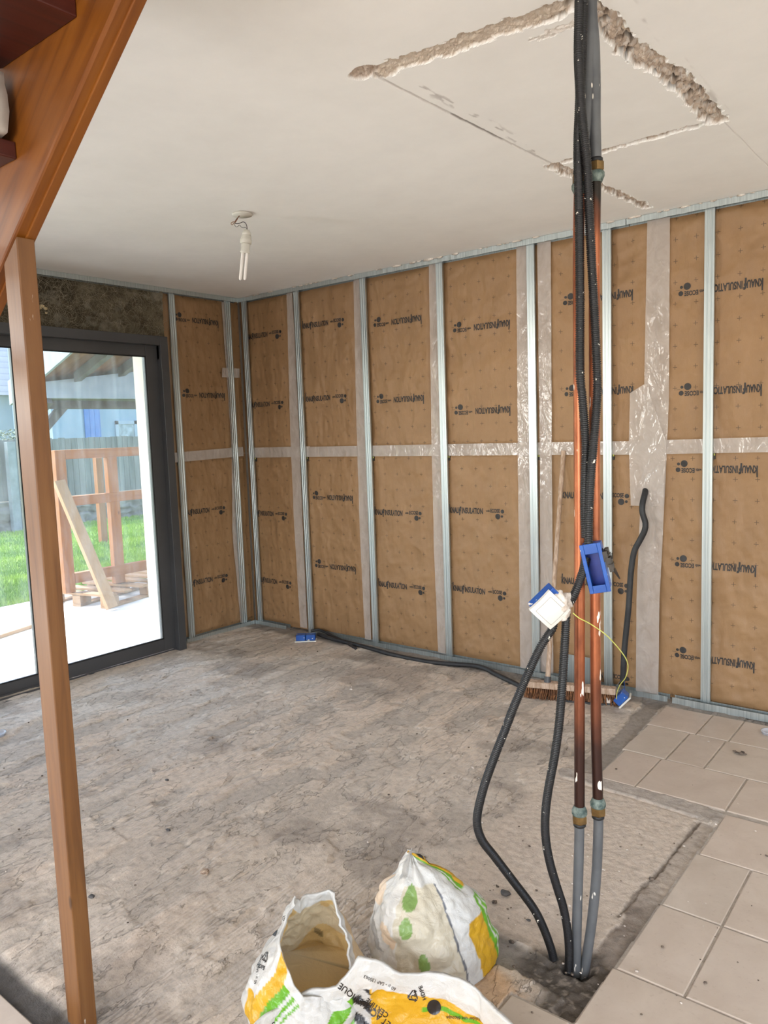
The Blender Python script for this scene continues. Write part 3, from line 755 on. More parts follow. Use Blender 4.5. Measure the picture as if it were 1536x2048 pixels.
# pallet
p0 = Vector((-1.945, -.085, GZ)); e1 = Vector((-.97, -.25, 0)).normalized(); e2 = Vector((-e1.y, e1.x, 0)); e2 = e2 if e2.y > 0 else -e2
pal = thing('wooden_pallet', 'pale wooden pallet lying on the sunny terrace outside', 'pallet', p0)
ang = math.atan2(e1.y, e1.x); RP = Matrix.Rotation(ang, 4, 'Z')
def pb(u, v, z, su, sv, sz): return (p0+e1*u+e2*v+Vector((0, 0, z)), (su, sv, sz), RP)
for u in (.05, .40, .75):
    for v in (.07, .60, 1.13):
        mb = MB(); mb.box(*pb(u, v, .065, .10, .14, .085)); part(mb, 'block', M['pallet'], pal, .003)
for u in (.05, .40, .75):
    mb = MB(); mb.box(*pb(u, .60, .011, .10, 1.2, .022)); part(mb, 'bottom_board', M['pallet'], pal, .002)
for v in (.06, .27, .52, .74, .95, 1.14):
    mb = MB(); mb.box(*pb(.40, v, .119, .80, .105, .022)); part(mb, 'top_board', M['pallet'], pal, .002)

# plank leaning on the trellis
a = at(205, 1212, 2, GZ+.02); b = Vector((XF+.075, ya-.005, at(107, 962, 0, XF).z))
a = Vector((-1.86, -.10, GZ+.025))
mb = MB(); mb.bar(a, b, .045, .11, up=(1, .1, .3))
tag(mb.build('leaning_plank', M['plank'], None, .003, local=a), 'pale plank leaning against the trellis in front of the pallet', 'plank')
# batten lying on the terrace
a = at(-30, 1282, 2, GZ+.015); b = at(72, 1249, 2, GZ+.015)
mb = MB(); mb.bar(a, b, .03, .045); tag(mb.build('timber_batten', M['plank'], None, .002, local=(a+b)/2), 'long timber batten lying flat on the terrace left of the wooden post', 'batten')

# fence: boards in one panel, concrete post, dry-stone footing
XW = -9.6
fe = thing('garden_fence', 'weathered grey board fence at the end of the garden', 'fence', (XW, 4.5, .42))
mb = MB(); y = 1.2; k = 0
while y < 8.2:
    w = .115+.02*rng.random(); mb.b((XW-.012, y, .44), (XW+.012, y+w-.008, 1.55+.02*rng.random())); y += w
part(mb, 'board_panel', M['fence'], fe)
mb = MB(); mb.b((XW-.05, 1.2, .60), (XW-.014, 8.2, .68)); mb.b((XW-.05, 1.2, 1.30), (XW-.014, 8.2, 1.38)); part(mb, 'rail', M['fence'], fe)
pc = at(25, 960, 0, XW+.16)
mb = MB(); mb.b((XW+.10, pc.y-.075, GZ-.03), (XW+.23, pc.y+.075, 1.52)); tag(mb.build('fence_post', M['conc_post'], None, .006, local=(XW+.16, pc.y, GZ)), 'pale grey concrete post in front of the fence left of the wooden post', 'post')
pw = at(207, 1085, 2, GZ-.02)
mb = MB(); mb.b((pw.x-.05, pw.y-.055, GZ-.03), (pw.x+.05, pw.y+.055, 1.22)); tag(mb.build('timber_post', M['larch'], None, .006, local=(pw.x, pw.y, GZ)), 'lone timber post on the lawn behind the trellis', 'post')
sw = MB(); 
YYs = np.linspace(1.0, 8.4, 220); ZZs = np.linspace(GZ-.02, .44, 30); YY, ZZ = np.meshgrid(YYs, ZZs)
fc = facets(YY*4.2, ZZ*9, 44); XX = XW+.06+.09*(fc-.5)+.03*(fbm(YY*12, ZZ*12, 45)-.5); XX[-1] = XW-.05; XX[0] = XW+.12
wl_ = grid_obj('stone_footing', XX, YY, ZZ, M['stone'], local=(XW+.06, 4.5, 0)); tag(wl_, 'low dry-stone wall under the garden fence', 'wall')
# hedge top behind the fence
mb = MB(); rh = random.Random(9)
hc = at(12, 868, 0, XW-.95)
for i in range(1500):
    p = Vector((XW-.95+rh.gauss(0, .18), hc.y+rh.uniform(-.8, .35), 1.15+rh.random()*.62-abs(rh.gauss(0, .05))))
    a, b_ = rh.uniform(0, 6.28), rh.uniform(-1, 1); d = Vector((math.cos(a), math.sin(a), b_)).normalized()*.045; s_ = Vector((-math.sin(a), math.cos(a), rh.uniform(-.5, .5)))*.02
    mb.add([p-d, p+s_, p+d, p-s_], [(0, 1, 2, 3)])
mb.tube([(XW-.95, hc.y-.2, GZ), (XW-.95, hc.y-.2, 1.4)], .03, 8)
tag(mb.build('hedge_bush', M['hedge'], None, local=(XW-.95, hc.y, GZ), recalc=False), 'pale leafy bush rising above the fence at the left edge', 'bush')

# neighbouring house behind the fence
XN = -14.0
nb = thing('neighbour_house', 'pale neighbouring house with a blue shutter behind the fence', 'house', (XN, 8, GZ))
yl = at(20, 800, 0, XN).y
mb = MB(); mb.b((XN-2, at(112, 850, 0, XN).y-.1, GZ), (XN, 16, 4.6)); part(mb, 'wall', M['nb_wall'], nb)
a = at(166, 818, 0, XN); b = at(202, 880, 0, XN)
mb = MB(); yk = a.y
while yk < b.y-.01:
    mb.b((XN+.01, yk, .9), (XN+.05, min(yk+.14, b.y)-.006, 2.36)); yk += .14
part(mb, 'shutter', M['blue'], nb)
a = at(229, 842, 0, XN); b = at(275, 880, 0, XN)
mb = MB(); mb.b((XN+.005, a.y, .9), (XN+.04, a.y+.09, a.z)); mb.b((XN+.005, a.y, a.z-.09), (XN+.04, b.y, a.z)); mb.b((XN+.005, b.y-.09, .9), (XN+.04, b.y, a.z)); wi = part(mb, 'window', M['fascia'], nb)
mb = MB(); mb.b((XN+.005, a.y+.09, .9), (XN+.015, b.y-.09, a.z-.09)); sub(mb, 'pane', mk('grey_pane', lin(96, 108, 116), lin(150, 160, 166), 5, rough=.2), wi)
mb = MB(); mb.prism([(XN+.25, at(112, 850, 0, XN).y-.3, 4.6), (XN-1, at(112, 850, 0, XN).y-.3, 5.6), (XN-2.25, at(112, 850, 0, XN).y-.3, 4.6)], (0, 9.5, 0)); part(mb, 'roof', M['slate'], nb)
XS = -19.0
e0 = at(10, 790, 0, XS)
sh = thing('slate_house', 'distant low house with a pale slate roof at the left edge', 'house', (XS, e0.y, GZ))
mb = MB(); mb.b((XS-5, e0.y-7, GZ), (XS, at(58, 800, 0, XS).y, e0.z)); part(mb, 'wall', M['nb_wall'], sh)
mb = MB(); yq = at(62, 800, 0, XS).y; mb.prism([(XS+.3, e0.y-7.2, e0.z-.02), (XS-2.5, e0.y-7.2, e0.z+2.9), (XS-5.3, e0.y-7.2, e0.z-.02)], (0, yq-e0.y+7.2, 0)); part(mb, 'roof', M['slate'], sh)

# carport
XB = -4.5
cp = thing('carport', 'timber carport with pale grey beams and brown board roof outside', 'carport', (XB, 1.2, GZ))
yl0 = at(99, 790, 0, XB).y; zb = at(100, 800, 0, XB).z+.02
def rz(y, x=-4.5): return 2.215+.137*(y-.87)+.336*(x+4.5)
ye = 4.6
mb = MB(); mb.prism([(XB-.03, yl0-.05, zb), (XB-.03, ye, zb+.02), (XB-.03, ye, rz(ye)), (XB-.03, yl0-.05, rz(yl0-.05))], (.06, 0, 0)); part(mb, 'front_beam', M['fascia'], cp, .004)
mb = MB(); mb.b((XB-.62, yl0+.0, zb-.10), (XB-.45, ye, zb+.02)); part(mb, 'rear_beam', M['darkwood'], cp, .004)
mb = MB(); mb.b((XB-.45, yl0, zb), (XB-.031, ye, zb+.04)); part(mb, 'beam_soffit', M['darkwood'], cp)
mb = MB(); mb.b((XB-.60, yl0-.08, GZ), (XB-.47, yl0+.05, zb-.101)); part(mb, 'post', M['darkwood'], cp, .004)
mb = MB(); mb.b((XB-.60, ye-.2, GZ), (XB-.47, ye-.07, zb-.101)); part(mb, 'post', M['darkwood'], cp, .004)
mb = MB(); mb.bar((XB-.535, yl0+.03, zb-.50), (XB-.535, yl0+.46, zb-.07), .10, .10, up=(1, 0, 0)); part(mb, 'brace', M['darkwood'], cp, .004)
mb = MB(); mb.bar((XB+.0, yl0-.02, zb-.02), (XB-.50, yl0-.04, zb-.36), .09, .09, up=(0, 1, 0)); part(mb, 'brace', M['darkwood'], cp, .004)
xa, xb = XB-.7, -1.5
def slab(mb, y0, y1, d0, d1, x0=xa, x1=xb):
    "piece of the sloping roof between two heights above its underside"
    c = [(x, y, rz(y, x)+d) for d in (d0, d1) for x, y in ((x0, y0), (x1, y0), (x1, y1), (x0, y1))]
    return mb.add(c, [(3, 2, 1, 0), (4, 5, 6, 7)]+[(i, (i+1) % 4, 4+(i+1) % 4, 4+i) for i in range(4)])
part(slab(MB(), yl0-.16, yl0-.12, 0, .30), 'fascia_board', M['fascia'], cp, .003)
part(slab(MB(), yl0-.119, ye, .06, .09), 'roof_deck', M['roofwood'], cp)
for yk in (yl0+.36, yl0+.98, yl0+1.6, yl0+2.2): part(slab(MB(), yk-.05, yk+.05, -.06, .058, x0=XB+.04), 'rafter', M['darkwood'], cp, .004)
# ------------------------------------------------------------------ metal framing
def stud_profile():
    w, d = .0235, .017
    p = [(-w+.004, d), (-w, d-.001), (-w, .001), (-w+.001, 0), (-.0125, 0), (-.0105, .0018), (-.0065, .0018), (-.0045, 0),
         (.0045, 0), (.0065, .0018), (.0105, .0018), (.0125, 0), (w-.001, 0), (w, .001), (w, d-.001), (w-.004, d)]
    return p
def make_stud(name, base, horiz, inward, z0, z1, label, group):
    "horiz: direction along the wall, inward: into the wall"
    t = thing(name, label, 'stud', base, group)
    P = stud_profile(); hv = Vector(horiz); iv = Vector(inward); b = Vector(base)
    mb = MB(); n = len(P); vs = []
    for z in (z0, z1): vs += [b+hv*u+iv*v+Vector((0, 0, z)) for u, v in P]
    mb.add(vs, [(i, i+1, n+i+1, n+i) for i in range(n-1)])
    o = part(mb, 'channel', M['galv'], t); sd_ = o.modifiers.new('sheet', 'SOLIDIFY'); sd_.thickness = .0008
    mb = MB()                                                        # the spacer clip that carries the stud at tape height
    c = b+Vector((0, 0, 1.30))+iv*.026
    R = Matrix((hv, iv, Vector((0, 0, 1)))).transposed()
    mb.box(c, (.040, .016, .05), R); mb.box(c+hv*.026+Vector((0, 0, -.01)), (.010, .012, .034), R, 0); mb.box(c+hv*.028+iv*-.007+Vector((0, 0, -.004)), (.006, .003, .010), R, 1)
    part(mb, 'spacer_clip', [M['bakelite'], M['yellowgreen']], t, .002)
    return t
HX, HYV = (1, 0, 0), (0, 1, 0)
SXS = [.052, .603, 1.218, 1.825, 2.438, 2.878, 3.391]
SLBL = ['galvanised stud nearest the room corner on the right wall', 'galvanised stud above the blue socket box lying near the corner',
        'third galvanised stud from the corner on the right wall', 'fourth galvanised stud from the corner, mid right wall',
        'galvanised stud just left of the leaning broom', 'galvanised stud just right of the copper pipes',
        'galvanised stud at the far right edge of the photo']
for x, l in zip(SXS, SLBL): make_stud('wall_stud', (x, 0, 0), HX, HYV, .005, 2.492, l, 'metal studs')
make_stud('wall_stud', (0, -.600, 0), HYV, (-1, 0, 0), .005, 2.492, 'galvanised stud beside the patio door on the left wall', 'metal studs')
make_stud('wall_stud', (0, -.102, 0), HYV, (-1, 0, 0), .005, 2.492, 'galvanised stud on the left wall right beside the corner', 'metal studs')

def track(name, a, b, inward, up, label, h=.030, d=.045, dents=0):
    "U channel: web against floor or ceiling, a lip of height h facing the room"
    a = Vector(a); b = Vector(b); iv = Vector(inward); n = max(2, int((b-a).length/.02)); mb = MB()
    rr = random.Random(len(label)); vs = []
    for i in range(n+1):
        p = a.lerp(b, i/n); wob = (rr.random()-.5)*dents
        vs += [p+iv*d+Vector((0, 0, up*h)), p+iv*d, p+iv*wob, p+iv*wob+Vector((0, 0, up*(h+wob)))]
    fs = [(i*4+k, i*4+k+1, i*4+k+5, i*4+k+4) for i in range(n) for k in range(3)]
    mb.add(vs, fs)
    o = mb.build(name, M['galv'], local=(a+b)/2); s_ = o.modifiers.new('sheet', 'SOLIDIFY'); s_.thickness = .0009
    return tag(o, label, 'metal track', 'metal tracks')
track('ceiling_track', (.004, -.012, 2.498), (2.985, -.012, 2.498), HYV, -1, 'long ceiling track above the studs of the right wall', dents=.002)
track('ceiling_track', (2.99, -.014, 2.498), (4.35, -.014, 2.498), HYV, -1, 'ceiling track at the far right of the right wall', dents=.002)
track('ceiling_track', (.012, -2.2, 2.498), (.012, -.012, 2.498), (-1, 0, 0), -1, 'ceiling track over the patio door on the left wall')
track('floor_track', (.012, -.66, .002), (.012, -.018, .002), (-1, 0, 0), 1, 'short floor track between patio door and corner')
track('floor_track', (.004, -.013, .002), (.36, -.013, .002), HYV, 1, 'short floor track right of the corner on the right wall')
track('floor_track', (.62, -.013, .002), (3.205, -.013, .002), HYV, 1, 'long floor track behind the cable along the right wall', dents=.003)
track('floor_track', (3.235, -.030, .004), (4.35, -.040, .004), HYV, 1, 'floor track by the tiles at the right edge', h=.036)

# ragged plaster edge left along the ceiling track
mb = MB(); rr = random.Random(21)
for i in range(90):
    x = rr.uniform(.1, 4.2); s_ = rr.uniform(.003, .010)*(1.6 if 1.3 < x < 2.0 else 1)
    mb.rock((x, -.018, 2.497), s_, i, sq=(2.4, .6, .7), sub=1)
crust = mb.build('trim_1', M['plasterlump']); struct(crust)

# ------------------------------------------------------------------ insulation
def crease(u, v, s):
    w1 = u+.04*(fbm(u*6, v*6, s+1)-.5); w2 = v+.04*(fbm(u*6, v*6, s+2)-.5)
    r = (ridge(w1*9, w2*2.6, s+3, 3)-.55)*.013+(ridge(w1*5+w2*4, w2*6-w1*3, s+4, 3)-.55)*.014
    return r+.006*(ridge(w1*20+w2*3, w2*8, s+6, 2)-.5)+.016*(fbm(u*2.4, v*1.7, s+5, 3)-.5)
def logo_art():
    k = .40/965.0; A = Art()
    def put(word, x0, x1, yb, cap, bold, shear=0.0):
        v, f = text_tris(word, 1.0, bold, shear); x_ = max(p[0] for p in v); h = max(p[1] for p in v); 
        A.add(([(x0+p[0]/x_*(x1-x0), yb+p[1]/h*cap) for p in v], f))
    put('KNAU', 200, 368, 4, 86, .045, .04); put('f', 364, 408, -20, 124, .045, .04)
    A.poly([(196, 4), (212, 4), (214, 136), (198, 136)])
    put('INSULATION', 414, 774, 4, 86, .034, .04)
    put('with', 820, 886, 38, 32, .03); put('ECOSE', 900, 1060, 34, 54, .04)
    A.add(disc2(1100, 52, 29, 20)); A.add(disc2(1026, -24, 42, 24)); A.add(disc2(1093, -20, 18, 16)); A.rect(1112, 8, 1162, 11)
    B = Art(); B.v = [((x-196)*k, (y-40)*k) for x, y in A.v]; B.f = A.f
    return B.fine(.012)
LOGO = logo_art()
PAN = dict(y=.046, x=-.046)
def panel(side, u0, u1, z0, z1, logos, phase, label, seed):
    """side 'R': along X on the right wall; side 'L': along Y on the left wall. logos: (left end, centre height, upside down)"""
    nu = max(4, int((u1-u0)/.008)); nv = int((z1-z0)/.008)
    U, V = np.meshgrid(np.linspace(u0, u1, nu), np.linspace(z0, z1, nv))
    def depth(u, v):
        e = sm(0, .05, np.minimum(np.minimum(u-u0, u1-u), np.minimum(v-z0, z1-v)))
        return np.clip(crease(u, v, seed)+.010, -.004, .024)*e
    D = depth(U, V)
    uv = ((U-phase[0])/.1, (V-phase[1])/.104)
    if side == 'R': P = (U, PAN['y']-D, V); loc = ((u0+u1)/2, PAN['y'], z0)
    else: P = (PAN['x']+D, U, V); loc = (PAN['x'], (u0+u1)/2, z0)
    o = grid_obj('insulation_panel', *P, [M['kraft'], M['ink']], uv=uv, flip=False, local=loc)
    # printed lettering follows the creased paper
    bm = bmesh.new(); bm.from_mesh(o.data)
    for left, zc, inv in logos:
        a = np.array(LOGO[0]); L = .40
        if inv: a = np.stack([L-a[:, 0], -a[:, 1]], 1)
        uu = a[:, 0]+left; vv = a[:, 1]+zc
        d = depth(uu, vv)+.0016
        pts = np.stack([uu, np.full_like(uu, PAN['y'])-d, vv], 1) if side == 'R' else np.stack([np.full_like(uu, PAN['x'])+d, uu, vv], 1)
        pts -= np.array(loc); ok = (uu > u0+.004) & (uu < u1-.004)
        vs = [bm.verts.new(p) for p in pts]
        for f in LOGO[1]:
            if all(ok[i] for i in f):
                try: nf = bm.faces.new([vs[i] for i in f]); nf.material_index = 1
                except ValueError: pass
        for v_, k_ in zip(vs, ok):
            if not v_.link_faces: bm.verts.remove(v_)
    bm.to_mesh(o.data); bm.free()
    # the batt's own thickness behind the paper
    mb = MB()
    if side == 'R': mb.b((u0+.004, PAN['y']+.003, z0+.004), (u1-.004, .165, z1-.004))
    else: mb.b((-.072, u0+.004, z0+.004), (PAN['x']-.003, u1-.004, z1-.004))
    wl2 = mb.build('mineral_wool', M['wool'], o, local=loc)
    return tag(o, label, 'insulation panel', 'kraft insulation panels')
M['wool'] = mk('brown_mineral_wool', lin(150, 112, 62), lin(186, 146, 92), 40, rough=.95, bump=.5, bscale=90)
ZS = 1.338
def lg(pxr, py, inv, pxl=None):
    q = at(pxr, py, 1, .036) if pxl is None else at(pxl, py, 1, .036)
    return ((q.x-.40) if pxl is None else q.x, q.z, inv)
def lgl(pxr, py, inv):
    q = at(pxr, py, 0, -.036); return (q.y-.40, q.z, inv)
def both(side, a, b, up, lo, labels, seed):
    for (z0, z1, L, lab, s) in ((ZS+.002, 2.485, up, labels[0], seed), (.012, ZS-.002, lo, labels[1], seed+50)):
        ph = (L[0][0]+.398, L[0][1]+.052) if L else (a+.05, z0+.05)
        panel(side, a, b, z0, z1, L, ph, lab, s)
both('L', -.650, .030, [lgl(436, 646, 1), lgl(448, 791, 1)], [lgl(452, 1016, 0), lgl(457, 1151, 0)],
     ('upper kraft insulation panel on the left wall beside the patio door', 'lower kraft insulation panel on the left wall beside the patio door'), 10)
both('R', -.040, .515, [lg(566, 664, 0), lg(571, 806, 0)], [lg(577, 1030, 0), lg(586, 1168, 0)],
     ('upper kraft insulation panel in the room corner, right wall', 'lower kraft insulation panel in the corner, behind the floor track'), 20)
both('R', .518, 1.128, [lg(691, 640, 0), lg(696, 793, 0)], [lg(707, 996, 1), lg(711, 1138, 1)],
     ('upper kraft panel second from the corner on the right wall, lettering upright', 'lower kraft panel above the blue socket box near the corner, lettering upside down'), 30)
both('R', 1.132, 1.742, [lg(844, 635, 1), lg(848, 795, 1)], [lg(846, 1029, 0), lg(854, 1179, 0)],
     ('upper kraft panel third from the corner, lettering upside down', 'lower kraft panel third from the corner, lettering upright'), 40)
both('R', 1.746, 2.385, [lg(1020, 645, 1), lg(1022, 818, 1)], [lg(1013, 1025, 0), lg(1018, 1189, 0)],
     ('upper kraft panel fourth from the corner, left of the broom handle', 'lower kraft panel fourth from the corner, left of the white switch'), 60)
both('R', 2.389, 2.508, [], [], ('narrow upper kraft strip right of the fifth stud', 'narrow lower kraft strip behind the broom handle'), 70)
both('R', 2.512, 3.118, [lg(1266, 585, 1), lg(1267, 778, 1)], [lg(1264, 994, 0), lg(1263, 1174, 0), lg(1264, 1361, 0)],
     ('upper kraft panel behind the copper pipes', 'lower kraft panel behind the copper pipes and blue box'), 80)
both('R', 3.122, 3.742, [lg(1527, 563, 1), lg(1525, 775, 1)], [lg(1516, 938, 1), lg(1513, 1138, 1), lg(1510, 1331, 1)],
     ('upper kraft panel at the right edge of the photo', 'lower kraft panel at the right edge above the tiles'), 110)

# ------------------------------------------------------------------ clear tape over the joints
def strip_tape(side, pts, label, off=.0025, seed=1, thick=False):
    "pts: list of (u_left, u_right, z) rows; the strip lies crinkled on the paper"
    rows_ = []
    n = 0
    zsq = [p[2] for p in pts]
    nv = max(6, int(abs(zsq[-1]-zsq[0])/.008)); us = []; vs_ = []
    for i in range(nv+1):
        t = i/nv*(len(pts)-1); k = min(int(t), len(pts)-2); f = t-k
        a = [pts[k][j]*(1-f)+pts[k+1][j]*f for j in range(3)]
        us.append((a[0], a[1])); vs_.append(a[2])
    nu = max(5, int(max(b-a for a, b in us)/.008))
    U = np.array([np.linspace(a, b, nu) for a, b in us]); V = np.array([[v]*nu for v in vs_])
    return U, V
def tape_obj(side, U, V, label, seed, lift=.0):
    c = .0045*(ridge(U*22, V*9, seed, 3)-.4)+.004*(fbm(U*9, V*9, seed+3, 3)-.3)+lift
    d = .013+.010+np.maximum(c, 0)
    if side == 'R': P = (U, PAN['y']-d, V); loc = (float(U.mean()), PAN['y']-.01, float(V.min()))
    else: P = (PAN['x']+d, U, V); loc = (PAN['x']+.01, float(U.mean()), float(V.min()))
    o = grid_obj('joint_tape', *P, M['tape'], local=loc)
    return tag(o, label, 'tape', 'clear joint tapes')
def vt(side, pts, label, seed, lift=0.0):
    U, V = strip_tape(side, pts, label); tape_obj(side, U, V, label, seed, lift)
def ht(side, a, b, zc0, zc1, hw, label, seed):
    nu = int((b-a)/.008); U, T = np.meshgrid(np.linspace(a, b, nu), np.linspace(-hw, hw, 12)); V = zc0+(zc1-zc0)*(U-a)/(b-a)+T
    tape_obj(side, U, V, label, seed, .0015)
def tx(px, py): return at(px, py, 1, .03).x
vt('R', [(tx(575, 583), tx(586, 580), 2.475), (tx(583, 890), tx(601, 890), 1.39), (tx(590, 1050), tx(607, 1050), .8), (tx(602, 1250), tx(616, 1250), .03)], 'tall clear tape strip left of the second stud from the corner', 1)
vt('R', [(tx(708, 556), tx(720, 554), 2.475), (tx(716, 900), tx(733, 900), 1.34), (tx(722, 1080), tx(739, 1080), .7), (tx(732, 1285), tx(744, 1285), .03)], 'tall clear tape strip left of the third stud from the corner', 2)
vt('R', [(tx(859, 526), tx(873, 523), 2.475), (tx(865, 900), tx(884, 900), 1.34), (tx(869, 1080), tx(889, 1080), .7), (tx(878, 1312), tx(893, 1312), .03)], 'tall clear tape strip left of the fourth stud from the corner', 3)
vt('R', [(tx(1034, 496), tx(1058, 492), 2.475), (tx(1037, 900), tx(1060, 900), 1.34), (tx(1042, 1340), tx(1066, 1340), .03)], 'tall clear tape strip left of the stud beside the broom', 4)
vt('R', [(tx(1076, 488), tx(1103, 482), 2.475), (tx(1081, 900), tx(1105, 900), 1.34), (tx(1083, 1355), tx(1108, 1355), .03)], 'tall clear tape strip behind the broom handle', 5)
vt('R', [(tx(1296, 440), tx(1341, 427), 2.475), (tx(1289, 800), tx(1339, 800), 1.56), (tx(1282, 1000), tx(1330, 1000), 1.05), (tx(1274, 1200), tx(1320, 1200), .52), (tx(1273, 1385), tx(1318, 1390), .02)], 'wide clear tape strip right of the black conduit', 6)
vt('R', [(tx(1289, 760), tx(1300, 760), 1.66), (tx(1262, 775), tx(1300, 775), 1.62), (tx(1260, 880), tx(1335, 880), 1.36), (tx(1262, 960), tx(1330, 960), 1.15), (tx(1264, 1004), tx(1328, 1004), 1.03)], 'crumpled clear tape patch where the black conduit leaves the wall', 7, .006)
ht('R', .0, .66, ZS+.002, ZS+.004, .038, 'horizontal clear tape at mid height in the corner, right wall', 11)
ht('R', .66, 2.40, ZS+.002, ZS, .036, 'long horizontal clear tape at mid height across the right wall', 12)
ht('R', 2.40, 3.12, ZS, ZS-.004, .036, 'horizontal clear tape at mid height behind the pipes', 13)
ht('R', 3.12, 3.74, ZS-.002, ZS+.004, .036, 'horizontal clear tape at mid height at the right edge', 14)
ht('L', -.675, -.012, ZS-.004, ZS+.014, .035, 'horizontal clear tape at mid height on the left wall', 15)
def ty(px, py): return at(px, py, 0, -.03).y
vt('L', [(ty(441, 598), ty(454, 602), 2.465), (ty(452, 750), ty(461, 750), 1.9), (ty(462, 905), ty(472, 905), 1.34), (ty(464, 1080), ty(476, 1080), .75), (ty(480, 1248), ty(490, 1248), .03)], 'tall clear tape strip beside the corner on the left wall', 16)
vt('L', [(ty(442, 735), ty(476, 735), 1.98), (ty(441, 753), ty(476, 753), 1.91)], 'small square tape patch high on the corner stud', 17, .008)

# ------------------------------------------------------------------ stairs and post
YI, YO, SL = -3.07, -3.02, .736
def sz(x): return 1.897+SL*(x-2.723)
stair = thing('wooden_staircase', 'varnished open wooden staircase rising at the upper left', 'staircase', (.45, -3.5, 0))
def stringer(y0, y1):
    mb = MB(); d = .46/math.cos(math.atan(SL)); xa, xb = .17, 4.75
    p = [(xa, 0, sz(xa)), (xa, 0, sz(xa)+d), (xb, 0, sz(xb)+d), (xb, 0, sz(xb))]
    mb.prism([(x, y0, z) for x, _, z in p], (0, y1-y0, 0)); return mb
part(stringer(YI, YO), 'stringer', M['stringer'], stair, .006)
part(stringer(-3.95, -3.90), 'stringer', M['stringer'], stair, .006)
mb = MB()                                                            # moulded edge under the stringer
def low(x, dz): return sz(x)+dz
for ya_, yb_, dz in ((-3.045, -3.022, -.006),):
    xa, xb = .35, 4.7; mb.prism([(xa, ya_, low(xa, .004)), (xa, ya_, low(xa, dz)), (xb, ya_, low(xb, dz)), (xb, ya_, low(xb, .004))], (0, yb_-ya_, 0))
part(mb, 'edge_moulding', M['stringer'], stair, .002)
tx0, tz0, run, rise = 3.08, 2.277, .274, .196
for k in range(-9, 5):
    xb_ = tx0+k*run; zb_ = tz0+k*rise
    if zb_ < .05: continue
    mb = MB(); mb.b((xb_-.31, -3.90, zb_), (xb_, YI, zb_+.036)); part(mb, 'tread', M['tread'], stair, .003)
# grey bundle lying on a tread
def soft_box(name, c, size, mat, label, cat, seed):
    bm = bmesh.new(); bmesh.ops.create_cube(bm, size=1); bmesh.ops.subdivide_edges(bm, edges=bm.edges, cuts=10, use_grid_fill=True)
    mb = MB(); vs = []
    for v in bm.verts:
        p = v.co.copy(); q = p.normalized()*.5; p = p*.8+q*.28
        n_ = mn.noise(p*5+Vector((seed, 0, 0)))*.03
        vs.append(Vector(c)+Vector((p.x*size[0], p.y*size[1], p.z*size[2]))*(1+n_))
    mb.add(vs, [tuple(v.index for v in f.verts) for f in bm.faces], 0, True); bm.free()
    o = mb.build(name, mat, None, local=c); return tag(o, label, cat)
qb = at(28, 262, 1, -3.085); qt = at(14, 136, 1, -3.10)
soft_box('cloth_bundle', (qb.x-.13, -3.245, (2.119+qt.z)/2+.002), (.26, .31, qt.z-2.119), mk('pale_grey_cloth', lin(176, 170, 162), lin(200, 196, 188), 16, rough=.9), 'pale grey bundle lying on a stair tread at the upper left', 'bundle', 3)
mb = MB(); mb.b((2.682, -3.06, 0), (2.75, -3.02, 2.0))
v8 = [(2.704, -3.069, 0), (2.772, -3.069, 0), (2.772, -3.027, 0), (2.704, -3.027, 0)]
mb = MB(); top = [(x, y, sz(x)-.008) for x, y, _ in v8]
mb.add(v8+top, [(3, 2, 1, 0), (4, 5, 6, 7)]+[(i, (i+1) % 4, 4+(i+1) % 4, 4+i) for i in range(4)])
tag(mb.build('wooden_post', M['post'], None, .0025, local=(2.738, -3.048, 0)), 'brown stained wooden post standing under the staircase stringer', 'post')

# ------------------------------------------------------------------ pipes and conduits
P0 = (3.655, -2.12, 1.0); PN = (CF[0], CF[1], 0)
def pp(px, py, off=0.0):
    "spot in the upright sheet that holds the pipe bundle; off = towards the camera side"
    n = Vector((PN[0], PN[1], 0)).normalized(); q = Vector(P0)-n*off
    return atp(px, py, tuple(q), PN)
def spline(pts, step=.004, closed=False):
    pts = [Vector(p) for p in pts]; out = []
    P = [pts[0]*2-pts[1]]+pts+[pts[-1]*2-pts[-2]]
    for i in range(1, len(P)-2):
        a, b, c, d = P[i-1:i+3]; n = max(2, int((c-b).length/step))
        for j in range(n):
            t = j/n; out.append(.5*((2*b)+(c-a)*t+(2*a-5*b+4*c-d)*t*t+(3*b-a-3*c+d)*t*t*t))
    out.append(pts[-1]); return out
def ribbed(mb, pts, r, pitch=.0046, n=14, amp=.15):
    path = spline(pts, pitch/3.0); rad = []
    for i in range(len(path)): rad.append(r*(1+amp*(1, .2, -1.2)[i % 3]))
    mb.tube(path, rad, n, 0, True, True); return mb
def base(o_pts): return min(o_pts, key=lambda p: p.z)

